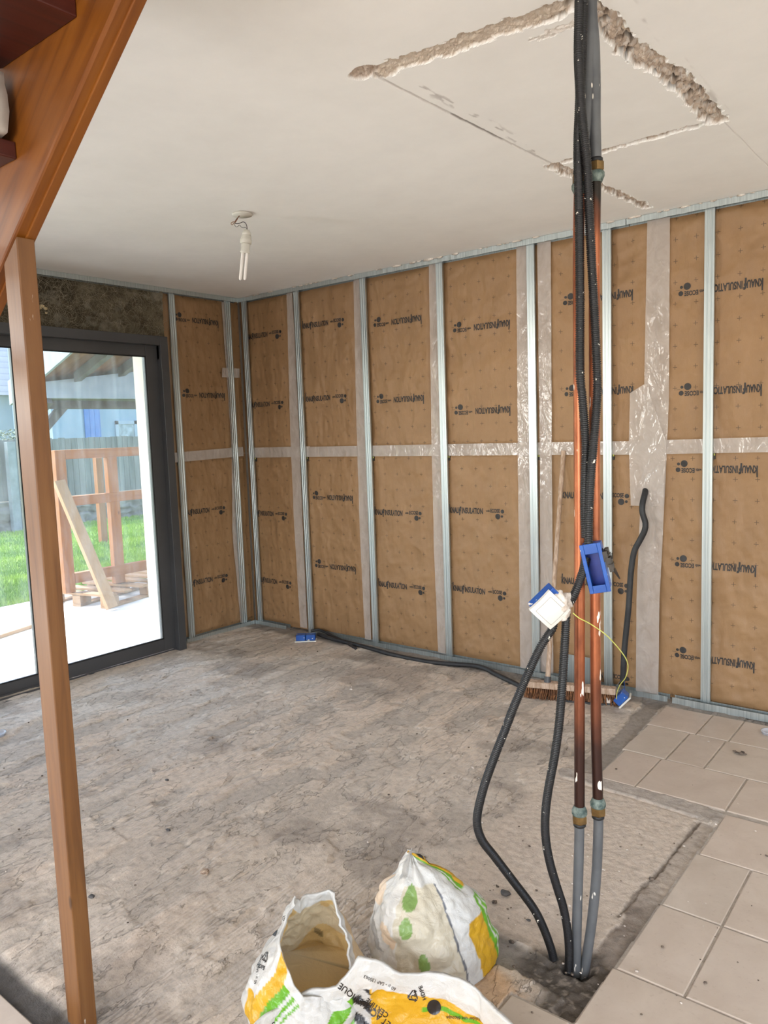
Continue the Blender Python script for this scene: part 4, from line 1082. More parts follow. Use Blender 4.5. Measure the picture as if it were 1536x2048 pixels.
def pipe(name, label, top_pts, cu_pts, low_pts, cu_mat, fits, group):
    zl = pp(*low_pts[-1]); t = thing(name, label, 'pipe', (zl.x, zl.y, -.01), group)
    cu = [pp(*p) for p in cu_pts]; mb = MB(); mb.tube(spline(cu, .05), .0138, 20); part(mb, 'copper_tube', cu_mat, t)
    lp = [pp(*p) for p in low_pts]; mb = MB(); mb.tube(spline(lp, .02), .0132, 18); part(mb, 'lower_plastic_tube', M['pvc'], t)
    tp = [pp(*p) for p in top_pts]; mb = MB(); mb.tube(spline(tp, .02), .0135, 18); part(mb, 'upper_plastic_tube', M['pvc'], t)
    for (px, py, flip) in fits:
        c = pp(px, py); s_ = -1 if flip else 1; mb = MB()
        def zz(a): return a*s_
        prof = [(.0145, .032), (.017, .026), (.0205, .018), (.0205, .010), (.018, .006)]
        pr = sorted([(r_, zz(z_)) for r_, z_ in prof], key=lambda q: q[1]); mb.lathe(pr, c, 20); body = part(mb, 'coupling', M['verdigris'], t)
        mb = MB(); pr = sorted([(.0185, zz(.006)), (.0202, zz(.004)), (.0202, zz(-.013)), (.0182, zz(-.016))], key=lambda q: q[1]); mb.lathe(pr, c, 6); bn = sub(mb, 'brass_nut', M['brass'], body); bn.data.polygons.foreach_set('use_smooth', [False]*len(bn.data.polygons))
        mb = MB(); pr = sorted([(.0165, zz(-.015)), (.0165, zz(-.024)), (.0142, zz(-.026))], key=lambda q: q[1]); mb.lathe(pr, c, 18); sub(mb, 'gasket', M['rubber'], body)
    return t
pipe('water_pipe', 'left copper pipe with grey plastic foot, nearer the white switch',
     [(1162, 360), (1172, 240), (1179, 120), (1182, 28), (1182, 2)], [(1159, 372), (1157, 520), (1158, 800), (1159, 1100), (1159, 1440), (1159, 1622)],
     [(1159, 1640), (1158, 1700), (1155, 1800), (1153, 1880), (1152, 1920), (1152, 1950)], M['copper_a'], [(1159, 1634, False), (1160, 362, True)], 'copper pipes')
pipe('water_pipe', 'right copper pipe with brass coupling below the ceiling and bent grey foot',
     [(1192, 330), (1190, 240), (1190, 170), (1188, 90), (1183, 28), (1183, 2)], [(1191, 352), (1189, 520), (1189, 800), (1190, 1100), (1192, 1440), (1196, 1605)],
     [(1197, 1625), (1196, 1680), (1192, 1760), (1184, 1840), (1177, 1890), (1170, 1938), (1166, 1965)], M['copper_b'], [(1196, 1618, False), (1192, 338, True)], 'copper pipes')
R_C = .0102
def conduit(label, pts, r=R_C, offs=.035, mat='conduit'):
    P = [pp(x, y, (o[0] if o else offs)) for x, y, *o in pts]
    b = base(P); mb = MB(); ribbed(mb, P, r)
    return tag(mb.build('ribbed_conduit', M[mat], None, local=b), label, 'conduit', 'black ribbed conduits')
conduit('black ribbed conduit crossing in front of the pipes from ceiling to blue box',
        [(1159, -14, .032), (1159, 0, .034), (1157, 100, .042), (1159, 160, .05), (1162, 215, .052), (1167, 260, .052), (1174, 330, .046), (1178, 420, .042), (1183, 520, .042), (1188, 610, .042), (1193, 720, .042), (1194, 790, .042), (1188, 880, .046), (1182, 950, .052), (1178, 1020, .052), (1177, 1091, .05)])
conduit('black ribbed conduit hanging left of the copper pipes behind the blue box',
        [(1168, -14, .03), (1167, 10, .03), (1164, 100, .03), (1159, 215, .03), (1156, 300, .034), (1158, 420, .04), (1160, 600, .038), (1160, 740, .038), (1165, 800, .036), (1171, 880, .03), (1170, 950, .026), (1169, 1020, .022), (1171, 1075, .020)])
conduit('short black ribbed conduit joining the blue box to the white switch', [(1172, 1118, .024), (1167, 1140, .04), (1158, 1165, .052), (1148, 1190, .052), (1138, 1206, .040)])
conduit('black ribbed conduit bulging far to the left down to the floor',
        [(1108, 1245, .042), (1103, 1260, .046), (1080, 1296, .05), (1055, 1350, .05), (1028, 1413, .048), (1012, 1455, .045), (987, 1519, .04), (966, 1580, .034), (954, 1639, .028), (963, 1678, .024), (989, 1713, .018), (1024, 1759, .012), (1066, 1815, .004), (1087, 1856, -.002), (1102, 1897, -.006), (1107, 1918, -.008)])
conduit('black ribbed conduit between the bulging conduit and the copper pipes',
        [(1133, 1225, .042), (1132, 1240, .046), (1130, 1279, .05), (1127, 1330, .05), (1123, 1390, .05), (1118, 1450, .048), (1109, 1514, .045), (1097, 1577, .04), (1091, 1626, .036), (1091, 1672, .032), (1099, 1722, .028), (1113, 1771, .022), (1126, 1813, .016), (1134, 1854, .012), (1138, 1896, .010), (1138, 1942, .012)])

# blue twin box hanging on the conduits
def frame_at(c, x_px, y_px, off):
    "axes of a box face: x towards x_px, y towards y_px"
    ex = (pp(*x_px, off)-c).normalized(); ey = (pp(*y_px, off)-c); ey = (ey-ex*ey.dot(ex)).normalized(); return ex, ey, ex.cross(ey)
c = pp(1190, 1137, .062); ex, ey, ez = frame_at(c, (1222, 1129), (1178, 1094), .062)
if ez.dot(Vector(CAM)-c) < 0: ez = -ez
tilt = Matrix.Rotation(math.radians(-24), 3, ey); ex = tilt@ex; ez = tilt@ez
bb = thing('blue_junction_box', 'bright blue plastic junction box hanging on the copper pipes', 'junction box', c-Vector((0, 0, .06)))
def fbx(mb, cc, lo, hi, mi=0):
    vs = [cc+ex*x+ey*y+ez*z for x in (lo[0], hi[0]) for y in (lo[1], hi[1]) for z in (lo[2], hi[2])]
    return mb.add(vs, [(0, 1, 3, 2), (4, 6, 7, 5), (0, 4, 5, 1), (2, 3, 7, 6), (0, 2, 6, 4), (1, 5, 7, 3)], mi)
W2, H2, D2, T2 = .0235, .0600, .046, .003
mb = MB()
fbx(mb, c, (-W2, -H2, -D2), (-W2+T2, H2, 0)); fbx(mb, c, (W2-T2, -H2, -D2), (W2, H2, 0)); fbx(mb, c, (-W2+T2, -H2, -D2), (W2-T2, -H2+T2, 0)); fbx(mb, c, (-W2+T2, H2-T2, -D2), (W2-T2, H2, 0))
fbx(mb, c, (-W2-.003, -H2-.004, -.003), (-W2+.007, H2+.004, .0012)); fbx(mb, c, (W2-.007, -H2-.004, -.003), (W2+.003, H2+.004, .0012))
fbx(mb, c, (-W2+.007, -H2-.004, -.003), (W2-.007, -H2+.016, .0012)); fbx(mb, c, (-W2+.007, H2-.022, -.003), (W2-.007, H2+.004, .0012))
part(mb, 'shell', M['bluebox'], bb, .0015)
mb = MB(); fbx(mb, c, (-W2+T2, -H2+T2, -D2), (W2-T2, H2-T2, -D2+.004)); part(mb, 'back_plate', M['bluedark'], bb)
mb = MB()
for i, (x, y, z, s_) in enumerate(((.030, .026, -.012, .013), (.036, .010, -.010, .012), (.040, -.004, -.004, .010), (.034, .034, -.02, .009))):
    fbx(mb, c+ex*x+ey*y+ez*z, (-s_*.55, -s_, -s_), (s_*.55, s_, s_))
mb.add([c+ex*.040+ey*-.01, c+ex*.052+ey*-.036, c+ex*.056+ey*-.034+ez*.004, c+ex*.050+ey*-.004+ez*.006], [(0, 1, 2, 3)])
for i in range(6): mb.tube([c+ex*(.024+.004*i)+ey*(.036-.004*i)-ez*.012, c+ex*(.028+.004*i)+ey*(.046-.003*i)-ez*.006], .0014, 6)
part(mb, 'broken_socket_insert', M['bakelite'], bb, .001)

# white switch with its crust of plaster
c = pp(1100, 1220, .075); ex, ey, ez = frame_at(c, (1150, 1229+38), (1098+32, 1182-14), .075)
ex = (pp(1148, 1229, .060)-pp(1098, 1182, .085)).normalized(); ey = (pp(1098, 1182, .085)-pp(1052, 1214, .085)); ey = (ey-ex*ey.dot(ex)).normalized(); ez = ex.cross(ey)
if ez.dot(Vector(CAM)-c) < 0: ez = -ez
sw_ = thing('light_switch', 'off-white square light switch hanging loose on the conduits', 'light switch', c-Vector((0, 0, .05)))
mb = MB(); n = 9; S2 = .041
vs = []
for i in range(n):
    for j in range(n):
        u = -1+2*i/(n-1); v = -1+2*j/(n-1); vs.append(c+ex*(u*S2)+ey*(v*S2*.86)+ez*(.011-.007*(u*u)**1.0*1.0-.003*v*v))
fs = [(i*n+j, (i+1)*n+j, (i+1)*n+j+1, i*n+j+1) for i in range(n-1) for j in range(n-1)]
ed = [i*n for i in range(n)]+[(n-1)*n+j for j in range(1, n)]+[i*n+n-1 for i in range(n-2, -1, -1)]+[j for j in range(n-2, 0, -1)]
bk = len(vs); vs += [vs[e]-ez*.010+((c-vs[e])-ez*((c-vs[e]).dot(ez)))*.02 for e in ed]
fs += [(ed[i], ed[(i+1) % len(ed)], bk+(i+1) % len(ed), bk+i) for i in range(len(ed))]+[tuple(range(bk, bk+len(ed)))]
mb.add(vs, fs, 0, True); pl = part(mb, 'cover_plate', M['plate'], sw_)
pl.modifiers.new('edge', 'EDGE_SPLIT').split_angle = math.radians(40)
mb = MB(); Q = [(-.72, -.72), (.72, -.72), (.72, .72), (-.72, .72)]
def sp_(u, v, h=.0006): return c+ex*(u*S2)+ey*(v*S2*.86)+ez*(.011-.007*u*u-.003*v*v+h)
for (a, b_) in zip(Q, Q[1:]+Q[:1]):
    mb.tube([sp_(a[0]+(b_[0]-a[0])*t/8, a[1]+(b_[1]-a[1])*t/8, .0001) for t in range(9)], .00055, 5)
sub(mb, 'rocker_seam', M['line'], pl)
mb = MB(); fbx(mb, c, (-.036, -.030, -.040), (.030, .046, -.006)); part(mb, 'blue_wall_box', M['bluebox'], sw_, .003)
mb = MB(); mb.rock(c+ex*.018+ey*.030-ez*.022, .030, 4, sq=(1, 1, .9), sub=3); mb.rock(c+ex*.036+ey*.014-ez*.020, .024, 6, sub=3); mb.rock(c-ex*.004+ey*.036-ez*.016, .018, 8, sub=3)
part(mb, 'plaster_crust', M['plasterlump'], sw_)

# yellow-green earth wire springing from the switch
a = pp(1146, 1226, .06)
wp = [(1146, 1226), (1158, 1236), (1181, 1248), (1211, 1269), (1234, 1293), (1251, 1316), (1256, 1334), (1251, 1355), (1240, 1370), (1234, 1385), (1233, 1398)]
pts = []
e_ = Vector((2.94, -.16, .05))
for i, (x, y) in enumerate(wp):
    t = (i/(len(wp)-1)); d = ray(x, y); dn = d/np.dot(d, CF)
    d0 = float(np.dot(np.array(a)-CAM, CF)); d1 = d0+.55*t*t
    pts.append(Vector(CAM+dn*d1))
mb = MB(); mb.tube(spline(pts, .01), .0014, 8); tag(mb.build('earth_wire', M['yellowgreen'], None, local=pts[0]), 'thin yellow-green wire arching out of the white switch', 'wire')

# black conduit coming out of the taped wall
cp_ = [(1291, 978, .040), (1290, 986, .0), (1285, 1008, -.03), (1285, 1026, -.035), (1291, 1046, -.035), (1289, 1062, -.035), (1279, 1082, -.035), (1268.5, 1103, -.04), (1262.5, 1138, -.045), (1259.6, 1177, -.05), (1256.7, 1221, -.055), (1252, 1266, -.055), (1248, 1310, -.06), (1246, 1361, -.06)]
P = [at(x, y, 1, w) for x, y, w in cp_]
mb = MB(); mb.tube(spline(P, .015), .0155, 14); tag(mb.build('wall_conduit', M['cable'], None, local=P[-1]), 'thick black conduit hanging from the taped hole in the right wall', 'conduit')
CE = P[-1]

# sockets lying on the floor
def socket(name, label, loc, rz, roll, plate_mat, long=.07, two=False):
    t = thing(name, label, 'socket', loc)
    R = (Matrix.Rotation(rz, 4, 'Z')@Matrix.Rotation(roll, 4, 'Y')).to_3x3(); L = Vector(loc)
    def bx(mb, cc, s, mi=0): return mb.box(L+R@Vector(cc), s, R.to_4x4(), mi)
    mb = MB()
    for k in ((-1, 1) if two else (0,)):
        o_ = k*long/4
        lx = long/2-.004 if two else long
        for c_, s_ in (((o_-lx/2+.0015, 0, .022), (.003, .062, .04)), ((o_+lx/2-.0015, 0, .022), (.003, .062, .04)), ((o_, -.0295, .022), (lx-.006, .003, .04)), ((o_, .0295, .022), (lx-.006, .003, .04)), ((o_, 0, .041), (lx-.006, .056, .003))): bx(mb, c_, s_)
    part(mb, 'box_shell', M['bluebox'], t, .0015)
    mb = MB(); bx(mb, (0, 0, -.004), (long+.014, .078, .009)); part(mb, 'cover_plate', M['plate'], t, .003)
    return t, R
q = at(1243, 1400, 2, .03)
t1, R1 = socket('wall_socket', 'loose blue and white socket lying on the floor by the tiles', (q.x+.02, q.y-.01, .036), math.radians(18), math.radians(-48), 'plate')
mb = MB(); mb.rock((q.x-.06, q.y-.03, .022), .022, 3, sub=2); part(mb, 'plaster_crust', M['plasterlump'], t1)
for k, m_ in enumerate(('greywire', 'brownwire', 'bluebox')):
    mb = MB(); e1_ = CE+Vector((.006*(k-1), 0, .004)); e2_ = Vector((q.x-.01+.012*k, q.y+.01, .075))
    mb.tube(spline([e1_, (e1_+e2_)/2+Vector((-.015+.012*k, -.02, 0)), e2_], .006), .0016, 6); part(mb, 'wire', M[m_], t1)
q = at(612, 1277, 2, .02)
t2, R2 = socket('wall_socket', 'blue double socket box with white plate lying near the corner', (q.x, q.y, .010), math.radians(38), 0, 'plate', .14, True)
# cables along the foot of the right wall
def floor_cable(name, label, pts, r, zs):
    P = [at(x, y, 2, z) for (x, y), z in zip(pts, zs)]; P = [Vector((p.x, min(p.y, -.022), p.z)) for p in P]
    mb = MB(); mb.tube(spline(P, .012), r, 12); return tag(mb.build(name, M['cable'], None, local=base(P)), label, 'cable', 'black floor cables')
floor_cable('floor_cable', 'short black cable running out from the blue socket box near the corner', [(622, 1262), (640, 1259), (655, 1264), (668, 1274), (690, 1284), (712, 1297)], .010, [.045, .05, .04, .025, .012, .011])
floor_cable('floor_cable', 'long black cable along the floor track to behind the broom', [(636, 1268), (660, 1276), (690, 1284), (742, 1297), (788, 1310), (853, 1323), (902, 1328), (944, 1331), (970, 1337), (993, 1349), (1016, 1360), (1040, 1372), (1065, 1388)], .014, [.03, .025, .018, .015, .015, .015, .016, .02, .02, .016, .015, .015, .015])
floor_cable('floor_cable', 'black cable on the floor between broom head and loose socket', [(1130, 1402), (1170, 1406), (1200, 1409), (1222, 1408), (1233, 1402)], .008, [.009, .009, .009, .012, .03])

# broom
ba = at(1052, 1376, 2, .05); bb_ = at(1232, 1392, 2, .05); by = -.165
d = (bb_-ba); L = .47; d.z = 0; d.normalize(); ctr = (ba+bb_)/2; ctr.z = 0
RB = Matrix((d, Vector((-d.y, d.x, 0)), Vector((0, 0, 1)))).transposed().to_4x4()
br = thing('broom', 'wooden broom with brown bristles leaning against the right wall', 'broom', ctr)
mb = MB(); mb.box(ctr+Vector((0, 0, .078)), (L, .055, .034), RB); part(mb, 'head_block', M['broomwood'], br, .006)
mb = MB(); rr = random.Random(4)
for i in range(46):
    for j in range(6):
        u = (i/45-.5)*(L-.02); v = (j/5-.5)*.042; p = ctr+RB.to_3x3()@Vector((u, v, .062)); s_ = Vector((rr.gauss(0, .006)+u*.06, rr.gauss(0, .004)+v*.5, 0)); e = ctr+RB.to_3x3()@(Vector((u, v, .002))+s_)
        for q_ in range(3): mb.tube([p, (p+e)/2+Vector((rr.gauss(0, .002), rr.gauss(0, .002), 0)), e+Vector((rr.gauss(0, .005), rr.gauss(0, .005), rr.random()*.006))], [.003, .0026, .0016], 5)
bs = part(mb, 'bristles', M['bristle'], br); bs['kind'] = 'stuff'
h0 = at(1097, 1364, 1, ctr.y); h0 = ctr+d*((h0-ctr).dot(d))+Vector((0, 0, .088)); h1 = at(1127, 902, 1, .018)
mb = MB(); mb.tube([h0, h0.lerp(h1, .5)+Vector((0, -.003, 0)), h1], [.0135, .0125, .0125], 14); part(mb, 'handle', M['broomwood'], br)
mb = MB(); ax = (h1-h0).normalized(); mb.tube([h0-ax*.004, h0+ax*.035], .018, 14); part(mb, 'ferrule', M['alu'], br)
# galvanised offcut behind the pipes
a = at(1137, 1395, 1, -.03); b = at(1183, 1316, 1, -.03)
mb = MB(); mb.b((a.x, -.034, .005), (b.x, -.032, b.z)); mb.b((a.x, -.046, .005), (a.x+.002, -.034, b.z)); mb.b((b.x-.002, -.046, .005), (b.x, -.034, b.z)); mb.b((a.x+.04, -.037, .005), (a.x+.05, -.034, b.z))
tag(mb.build('metal_offcut', M['galv'], None, local=((a.x+b.x)/2, -.034, 0)), 'short galvanised channel offcut standing behind the copper pipes', 'metal offcut')

# ------------------------------------------------------------------ bare bulb on the ceiling
q = at(484, 427, 2, H); cl = thing('ceiling_lamp', 'bare white compact bulb hanging by wires from the ceiling', 'ceiling lamp', (q.x, q.y, H))
mb = MB(); mb.lathe([(.046, H-.010), (.047, H-.006), (.047, H-.001)], (q.x, q.y, 0), 32); part(mb, 'rose', M['lampplastic'], cl)
LN = Vector((CF[0], CF[1], 0)).normalized()
def lp(px, py): return atp(px, py, tuple(q), PN)
s0 = 440+np.array([0])
def lz(zx, zy): return lp(440+zx*80/1024, 400+zy*160/2048)
def wire(pts, mat, r=.0016):
    mb = MB(); mb.tube(spline([lz(*p) for p in pts], .004), r, 6); part(mb, 'wire', M[mat], cl)
wire([(560, 335), (500, 410), (420, 490), (380, 560), (330, 560), (280, 600), (310, 640), (350, 600), (390, 570), (440, 500), (470, 430), (565, 340)], 'brownwire')
wire([(570, 335), (480, 430), (390, 540), (400, 600), (470, 605), (520, 590), (590, 560), (650, 590), (690, 680), (695, 770)], 'blackwire')
wire([(390, 580), (375, 640), (430, 690), (500, 640), (540, 690), (600, 710), (660, 700), (690, 760)], 'greywire')
c0 = lz(690, 760); c1 = lz(640, 1330)
k_ = (c0-c1).length; ux = (c1-c0).normalized(); RL = ux.to_track_quat('Z', 'Y').to_matrix().to_4x4()
def lt_(prof, name, mat, par, n=28):
    mb = MB(); mb.lathe(prof, c0, n, 0, RL); return part(mb, name, mat, cl) if par is None else sub(mb, name, mat, par)
r_ = k_/.57
hold = lt_([(.004, .0), (.012, .002), (.0195, .014), (.0205, .020), (.0205, .026)], 'socket_cap', M['lampplastic'], None)
lt_([(.0195, .026), (.0225, .029), (.024, .042), (.027, .046), (.027, .062), (.021, .064)], 'socket_ring', M['lampplastic'], hold)
lt_([(.018, .064), (.0215, .067), (.0205, .098), (.0225, .101), (.0225, .106), (.010, .108)], 'bulb_base', M['lampplastic'], None)
sd2 = CR; sd2 = Vector((sd2[0], sd2[1], sd2[2]))
for k in (-1, 1):
    t0 = c0+ux*.106+sd2*(k*.0105); t1_ = c0+ux*.232+sd2*(k*.0105)
    mb = MB(); mb.tube([t0, t1_-ux*.008, t1_-ux*.002, t1_], [.0072, .0072, .005, .001], 14); part(mb, 'bulb_tube', M['lamptube'], cl)

# ------------------------------------------------------------------ litter on the floor
def clear_floor(x, y): return 0
mb = MB(); rr = random.Random(31); 
for i in range(420):
    x, y = rr.uniform(.3, 4.3), rr.uniform(-3.6, -.05)
    if rr.random() < .4: x, y = rr.gauss(3.55, .25), rr.gauss(-1.95, .35)
    if 2.85 < x < 3.6 and y < -2.35: continue
    if x < .05 or y > -.03: continue
    r = rr.choice((.0012, .0016, .002, .003, .0045))*(1 if rr.random() < .9 else 1.7)
    z = .013 if bool(tiled(np.array(x), np.array(y))) else .006
    mb.rock((x, y, z+r*.3), r, i, rr.choice((0, 0, 1)), (1.3, 1, .7), 1)
tag(mb.build('floor_crumbs', [M['crumb'], M['plasterlump']]), 'dust crumbs and plaster grit scattered over the bare floor', 'debris', kind='stuff')
q = at(408, 1742, 2, .012); mb = MB(); sp = []
for i in range(60):
    t = i/59; a = t*2*math.pi*2.3; r = .011*(1-t*.85); sp.append((q.x+r*math.cos(a), q.y+r*math.sin(a), .008+.008*t))
mb.tube(sp, [.0075*(1-i/59*.8) for i in range(60)], 10); tag(mb.build('snail_shell', M['shell'], None, local=(q.x, q.y, .004)), 'small brown snail shell on the bare floor left of the bags', 'snail shell')
PB = [((1011, 1787), .012, 'dark pebble on the floor beside the bulging black conduit'), ((1057, 1840), .005, 'tiny dark pebble just right of the dark pebble near the conduits'),
      ((183, 1793), .008, 'small grey pebble on the floor right of the wooden post'), ((336, 1660), .007, 'small black pebble on the screed far left of the bags'), ((334, 1560), .006, 'small black pebble on the screed, above the other black one')]
for i, ((px, py), r, l) in enumerate(PB):
    p = at(px, py, 2, .008); mb = MB(); mb.rock((p.x, p.y, .006+r*.35), r, i+40, sq=(1.5, 1, .6)); tag(mb.build('pebble', M['pebble'], None, local=(p.x, p.y, .004)), l, 'pebble', 'pebbles on the floor')
q = at(1480, 1508, 2, .013); mb = MB(); rr = random.Random(8)
for i in range(9): mb.rock((q.x+rr.gauss(0, .014), q.y+rr.gauss(0, .010), .016), rr.uniform(.005, .010), i, sq=(1.6, .8, .5), sub=1)
tag(mb.build('dirt_clump', M['crumb'], None, local=(q.x, q.y, .012)), 'dark clump of dirt on the beige tiles at the right', 'dirt clump')
q = at(1010, 1788, 2, .0)
def lid(px, py, r, label, z):
    p = at(px, py, 2, z); mb = MB(); n = 28
    pr = [(r*.2, z+.001), (r*.86, z+.001), (r*.9, z+.012), (r, z+.013), (r, z+.016), (r*.88, z+.015), (r*.84, z+.004), (r*.2, z+.003)]
    mb.lathe(pr, (p.x, p.y, 0), n); return tag(mb.build('plastic_dish', M['clear'], None, local=(p.x, p.y, z)), label, 'plastic dish')
cm = NT('clear_plastic'); cm.set(Roughness=.15); cm.b.inputs['Base Color'].default_value = lin(200, 202, 210); tr_ = cm.add('ShaderNodeBsdfTransparent'); mx_ = cm.add('ShaderNodeMixShader'); mx_.inputs[0].default_value = .5
cm.l.new(tr_.outputs[0], mx_.inputs[1]); cm.l.new(cm.b.outputs[0], mx_.inputs[2]); cm.l.new(mx_.outputs[0], cm.out.inputs['Surface']); M['clear'] = cm.m
lid(1538, 1468, .035, 'grey plastic dish cut by the right edge on the tiles', .011)
lid(-8, 1472, .05, 'clear plastic dish on the floor cut by the left edge', .004)
# ------------------------------------------------------------------ plastic sacks
def sack_mat():
    t = NT('thin_printed_plastic'); a = t.attr('Col'); t.to(a.outputs['Color'], 'Base Color')
    t.set(Roughness=.30); t.b.inputs['Specular IOR Level'].default_value = .5
    n = t.noise(t.coord(), 26, 4, .6, 1.0); n2 = t.noise(t.coord(), 75, 3, .6)
    b = t.bump(n, .42, .014); b = t.bump(n2, .28, .006, b); t.to(b, 'Normal')
    tl = t.add('ShaderNodeBsdfTranslucent'); t.l.new(a.outputs['Color'], tl.inputs['Color'])
    m = t.add('ShaderNodeMixShader'); m.inputs[0].default_value = .30
    t.l.new(t.b.outputs[0], m.inputs[1]); t.l.new(tl.outputs[0], m.inputs[2]); t.l.new(m.outputs[0], t.out.inputs['Surface'])
    return t.m
M['sack'] = sack_mat()
M['sackink'] = mk('black_sack_print', lin(34, 32, 34), rough=.35)
FD = Vector((CAM[0]-3.25, CAM[1]+2.5, 0)).normalized(); RD = Vector((-FD.y, FD.x, 0))      # towards the room's near side, and to its right
WHITE, YEL, GRN, PALE, BLK = [np.array(lin(*c)[:3]) for c in ((218, 216, 211), (222, 172, 46), (112, 176, 44), (214, 202, 176), (36, 34, 36))]
def crumple(p, s, k):
    a = mn.turbulence(p*k+Vector((s, s*.7, s*.3)), 3, True, noise_basis='PERLIN_ORIGINAL')
    return a
def interp(x, xs_, ys_): return float(np.interp(x, xs_, ys_))
def per(phi, tab):
    "value round the sack; tab maps degrees (-180..180, 0 = near side, 90 = right) to a value"
    ks = sorted(tab); xs_ = [ks[-1]-360]+ks+[ks[0]+360]; ys_ = [tab[ks[-1]]]+[tab[k] for k in ks]+[tab[ks[0]]]
    t = np.interp(phi, xs_, ys_); return float(t)
def sack(name, label, c, prof, rim, radf, inner, paint, seed, lean=None, amp=.020, fold=.02, nphi=200, nt=90, off=None, group='plastic sacks'):
    """prof: [(t, radius scale)] from base to rim; rim: height round the rim; radf: half width round the sack;
       inner: how far the inner wall runs down again (0 = closed); paint(phi, t, p, inside) -> colour"""
    c = Vector(c); nin = int(nt*inner)
    ph = np.linspace(-180, 180, nphi, endpoint=False); V = []; Cc = []
    for j in range(nt+nin):
        ins = j >= nt; t = j/(nt-1) if not ins else 1-(j-nt+1)/max(1, nin)*min(inner, 1.0)
        for p in ph:
            a = math.radians(p); d = FD*math.cos(a)+RD*math.sin(a)
            hr = per(p, rim); r = per(p, radf)*interp(t, [q[0] for q in prof], [q[1] for q in prof])
            w = Vector((0, 0, 0))
            if off: w = off(p, t)
            if lean: r *= 1-(1-per(p, lean))*max(0, (t-.12)/.88)**1.6
            if ins: r *= .985-.03*(1-t)
            P = d*r+Vector((0, 0, hr*t))+w
            q = P+Vector((0, 0, 0))
            k1 = crumple(q, seed, 6.5); k2 = crumple(q*1.0, seed+9, 15)
            fl = .35+.65*min(1, t*4)
            dr = (k1-.75)*amp*fl+(k2-.75)*amp*.42*fl+fold*t*t*math.sin(a*5+seed+2*math.sin(a*2))*.5
            if ins: dr -= .004
            P = P+d*dr+Vector((0, 0, (k1-.75)*amp*.5*t))
            P.z = max(P.z, .006 if not ins else .010)
            V.append(c+P); Cc.append(paint(p, t, P, ins))
    n = nphi; nr = nt+nin
    F = [(j*n+k, j*n+(k+1) % n, (j+1)*n+(k+1) % n, (j+1)*n+k) for j in range(nr-1) for k in range(n)]
    mb = MB(); mb.add(V, F, 0, True); mb.add([V[k] for k in range(n)], [tuple(reversed(range(n)))], 0, False); Cc += Cc[:n]
    if inner: 
        L = [V[(nr-1)*n+k] for k in range(n)]; mb.add(L, [tuple(range(n))], 0, False); Cc += Cc[(nr-1)*n:(nr-1)*n+n]
    else:
        L = [V[(nr-1)*n+k] for k in range(n)]; mb.add(L, [tuple(range(n))], 0, False); Cc += Cc[(nr-1)*n:(nr-1)*n+n]
    o = mb.build(name, [M['sack'], M['sackink']], None, local=c, recalc=False)
    ca = o.data.color_attributes.new('Col', 'FLOAT_COLOR', 'POINT')
    ca.data.foreach_set('color', np.concatenate([np.array(Cc), np.ones((len(Cc), 1))], 1).ravel())
    return tag(o, label, 'plastic sack', group)
def stamp(o, art, hit_px, x_px, size):
    "press flat print onto the sack where a sight line meets it; x_px gives the reading direction"
    loc = Vector(o.location); me = o.data
    bv = BVHTree.FromPolygons([v.co+loc for v in me.vertices], [tuple(p.vertices) for p in me.polygons])
    C0 = Vector(CAM)
    def cast(px, py): return bv.ray_cast(C0, Vector(ray(px, py)).normalized())
    h, nrm, _, _ = cast(*hit_px); h2, _, _, _ = cast(*x_px)
    if h is None: return
    if nrm.dot(C0-h) < 0: nrm = -nrm
    view = (C0-h).normalized(); nn = (nrm*.3+view*.7).normalized()
    ex = (h2-h) if h2 is not None else RD.copy()
    ex = (ex-nn*ex.dot(nn)).normalized(); ey = nn.cross(ex)
    vs, fs = art.fine(.05)
    bm = bmesh.new(); bm.from_mesh(me); lay = bm.verts.layers.float_color.get('Col')
    new = []
    for x, y in vs:
        p = h+ex*(x*size)+ey*(y*size)
        q, qn, _, dd = bv.ray_cast(p+nn*.06, -nn)
        if q is None or dd > .13: new.append(None); continue
        new.append(bm.verts.new(q+nn*.0018-loc))
    for f in fs:
        if all(new[i] is not None for i in f):
            q = [new[i] for i in f]
            if max((a.co-b.co).length for a in q for b in q) > .05*size+.02: continue
            try: nf = bm.faces.new(q); nf.material_index = 1
            except ValueError: pass
    for v_ in new:
        if v_ is not None and not v_.link_faces: bm.verts.remove(v_)
    bm.to_mesh(me); bm.free()
def A_text(s, bold=.01, width=None):
    A = Art(); A.add(text_tris(s, 1.0, bold, width=width)); return A
def A_recycle():
    A = Art(); R_ = .62
    for k in range(3):
        th = math.radians(90+120*k); a0 = Vector((math.cos(th), math.sin(th)))*R_; a1 = Vector((math.cos(th+2*math.pi/3), math.sin(th+2*math.pi/3)))*R_
        p, q = a0.lerp(a1, .20), a0.lerp(a1, .70); d = (q-p).normalized(); nn = Vector((-d.y, d.x)); w = .055
        A.poly([tuple(p+nn*w), tuple(p-nn*w), tuple(q-nn*w), tuple(q+nn*w)])
        A.poly([tuple(q+nn*.17), tuple(q-nn*.17), tuple(q+d*.24)])
        pc = a0.lerp(a1, .20); pv = a0+(Vector((0, 0))-a0)*.16; b_ = a0.lerp(Vector((math.cos(th-2*math.pi/3), math.sin(th-2*math.pi/3)))*R_, .12)
        A.poly([tuple(pc+nn*w), tuple(pv+(a0-pv)*.1+nn*.0), tuple(b_), tuple(pc-nn*w)])
    A.add(text_tris('2', .62, .01), -.16, -.22)
    A.add(text_tris('HDPE', .50, .012), -.68, -1.08)
    return A
def smix(a, b, k): return a*(1-k)+b*k
def band(x, a, b): return a <= x < b

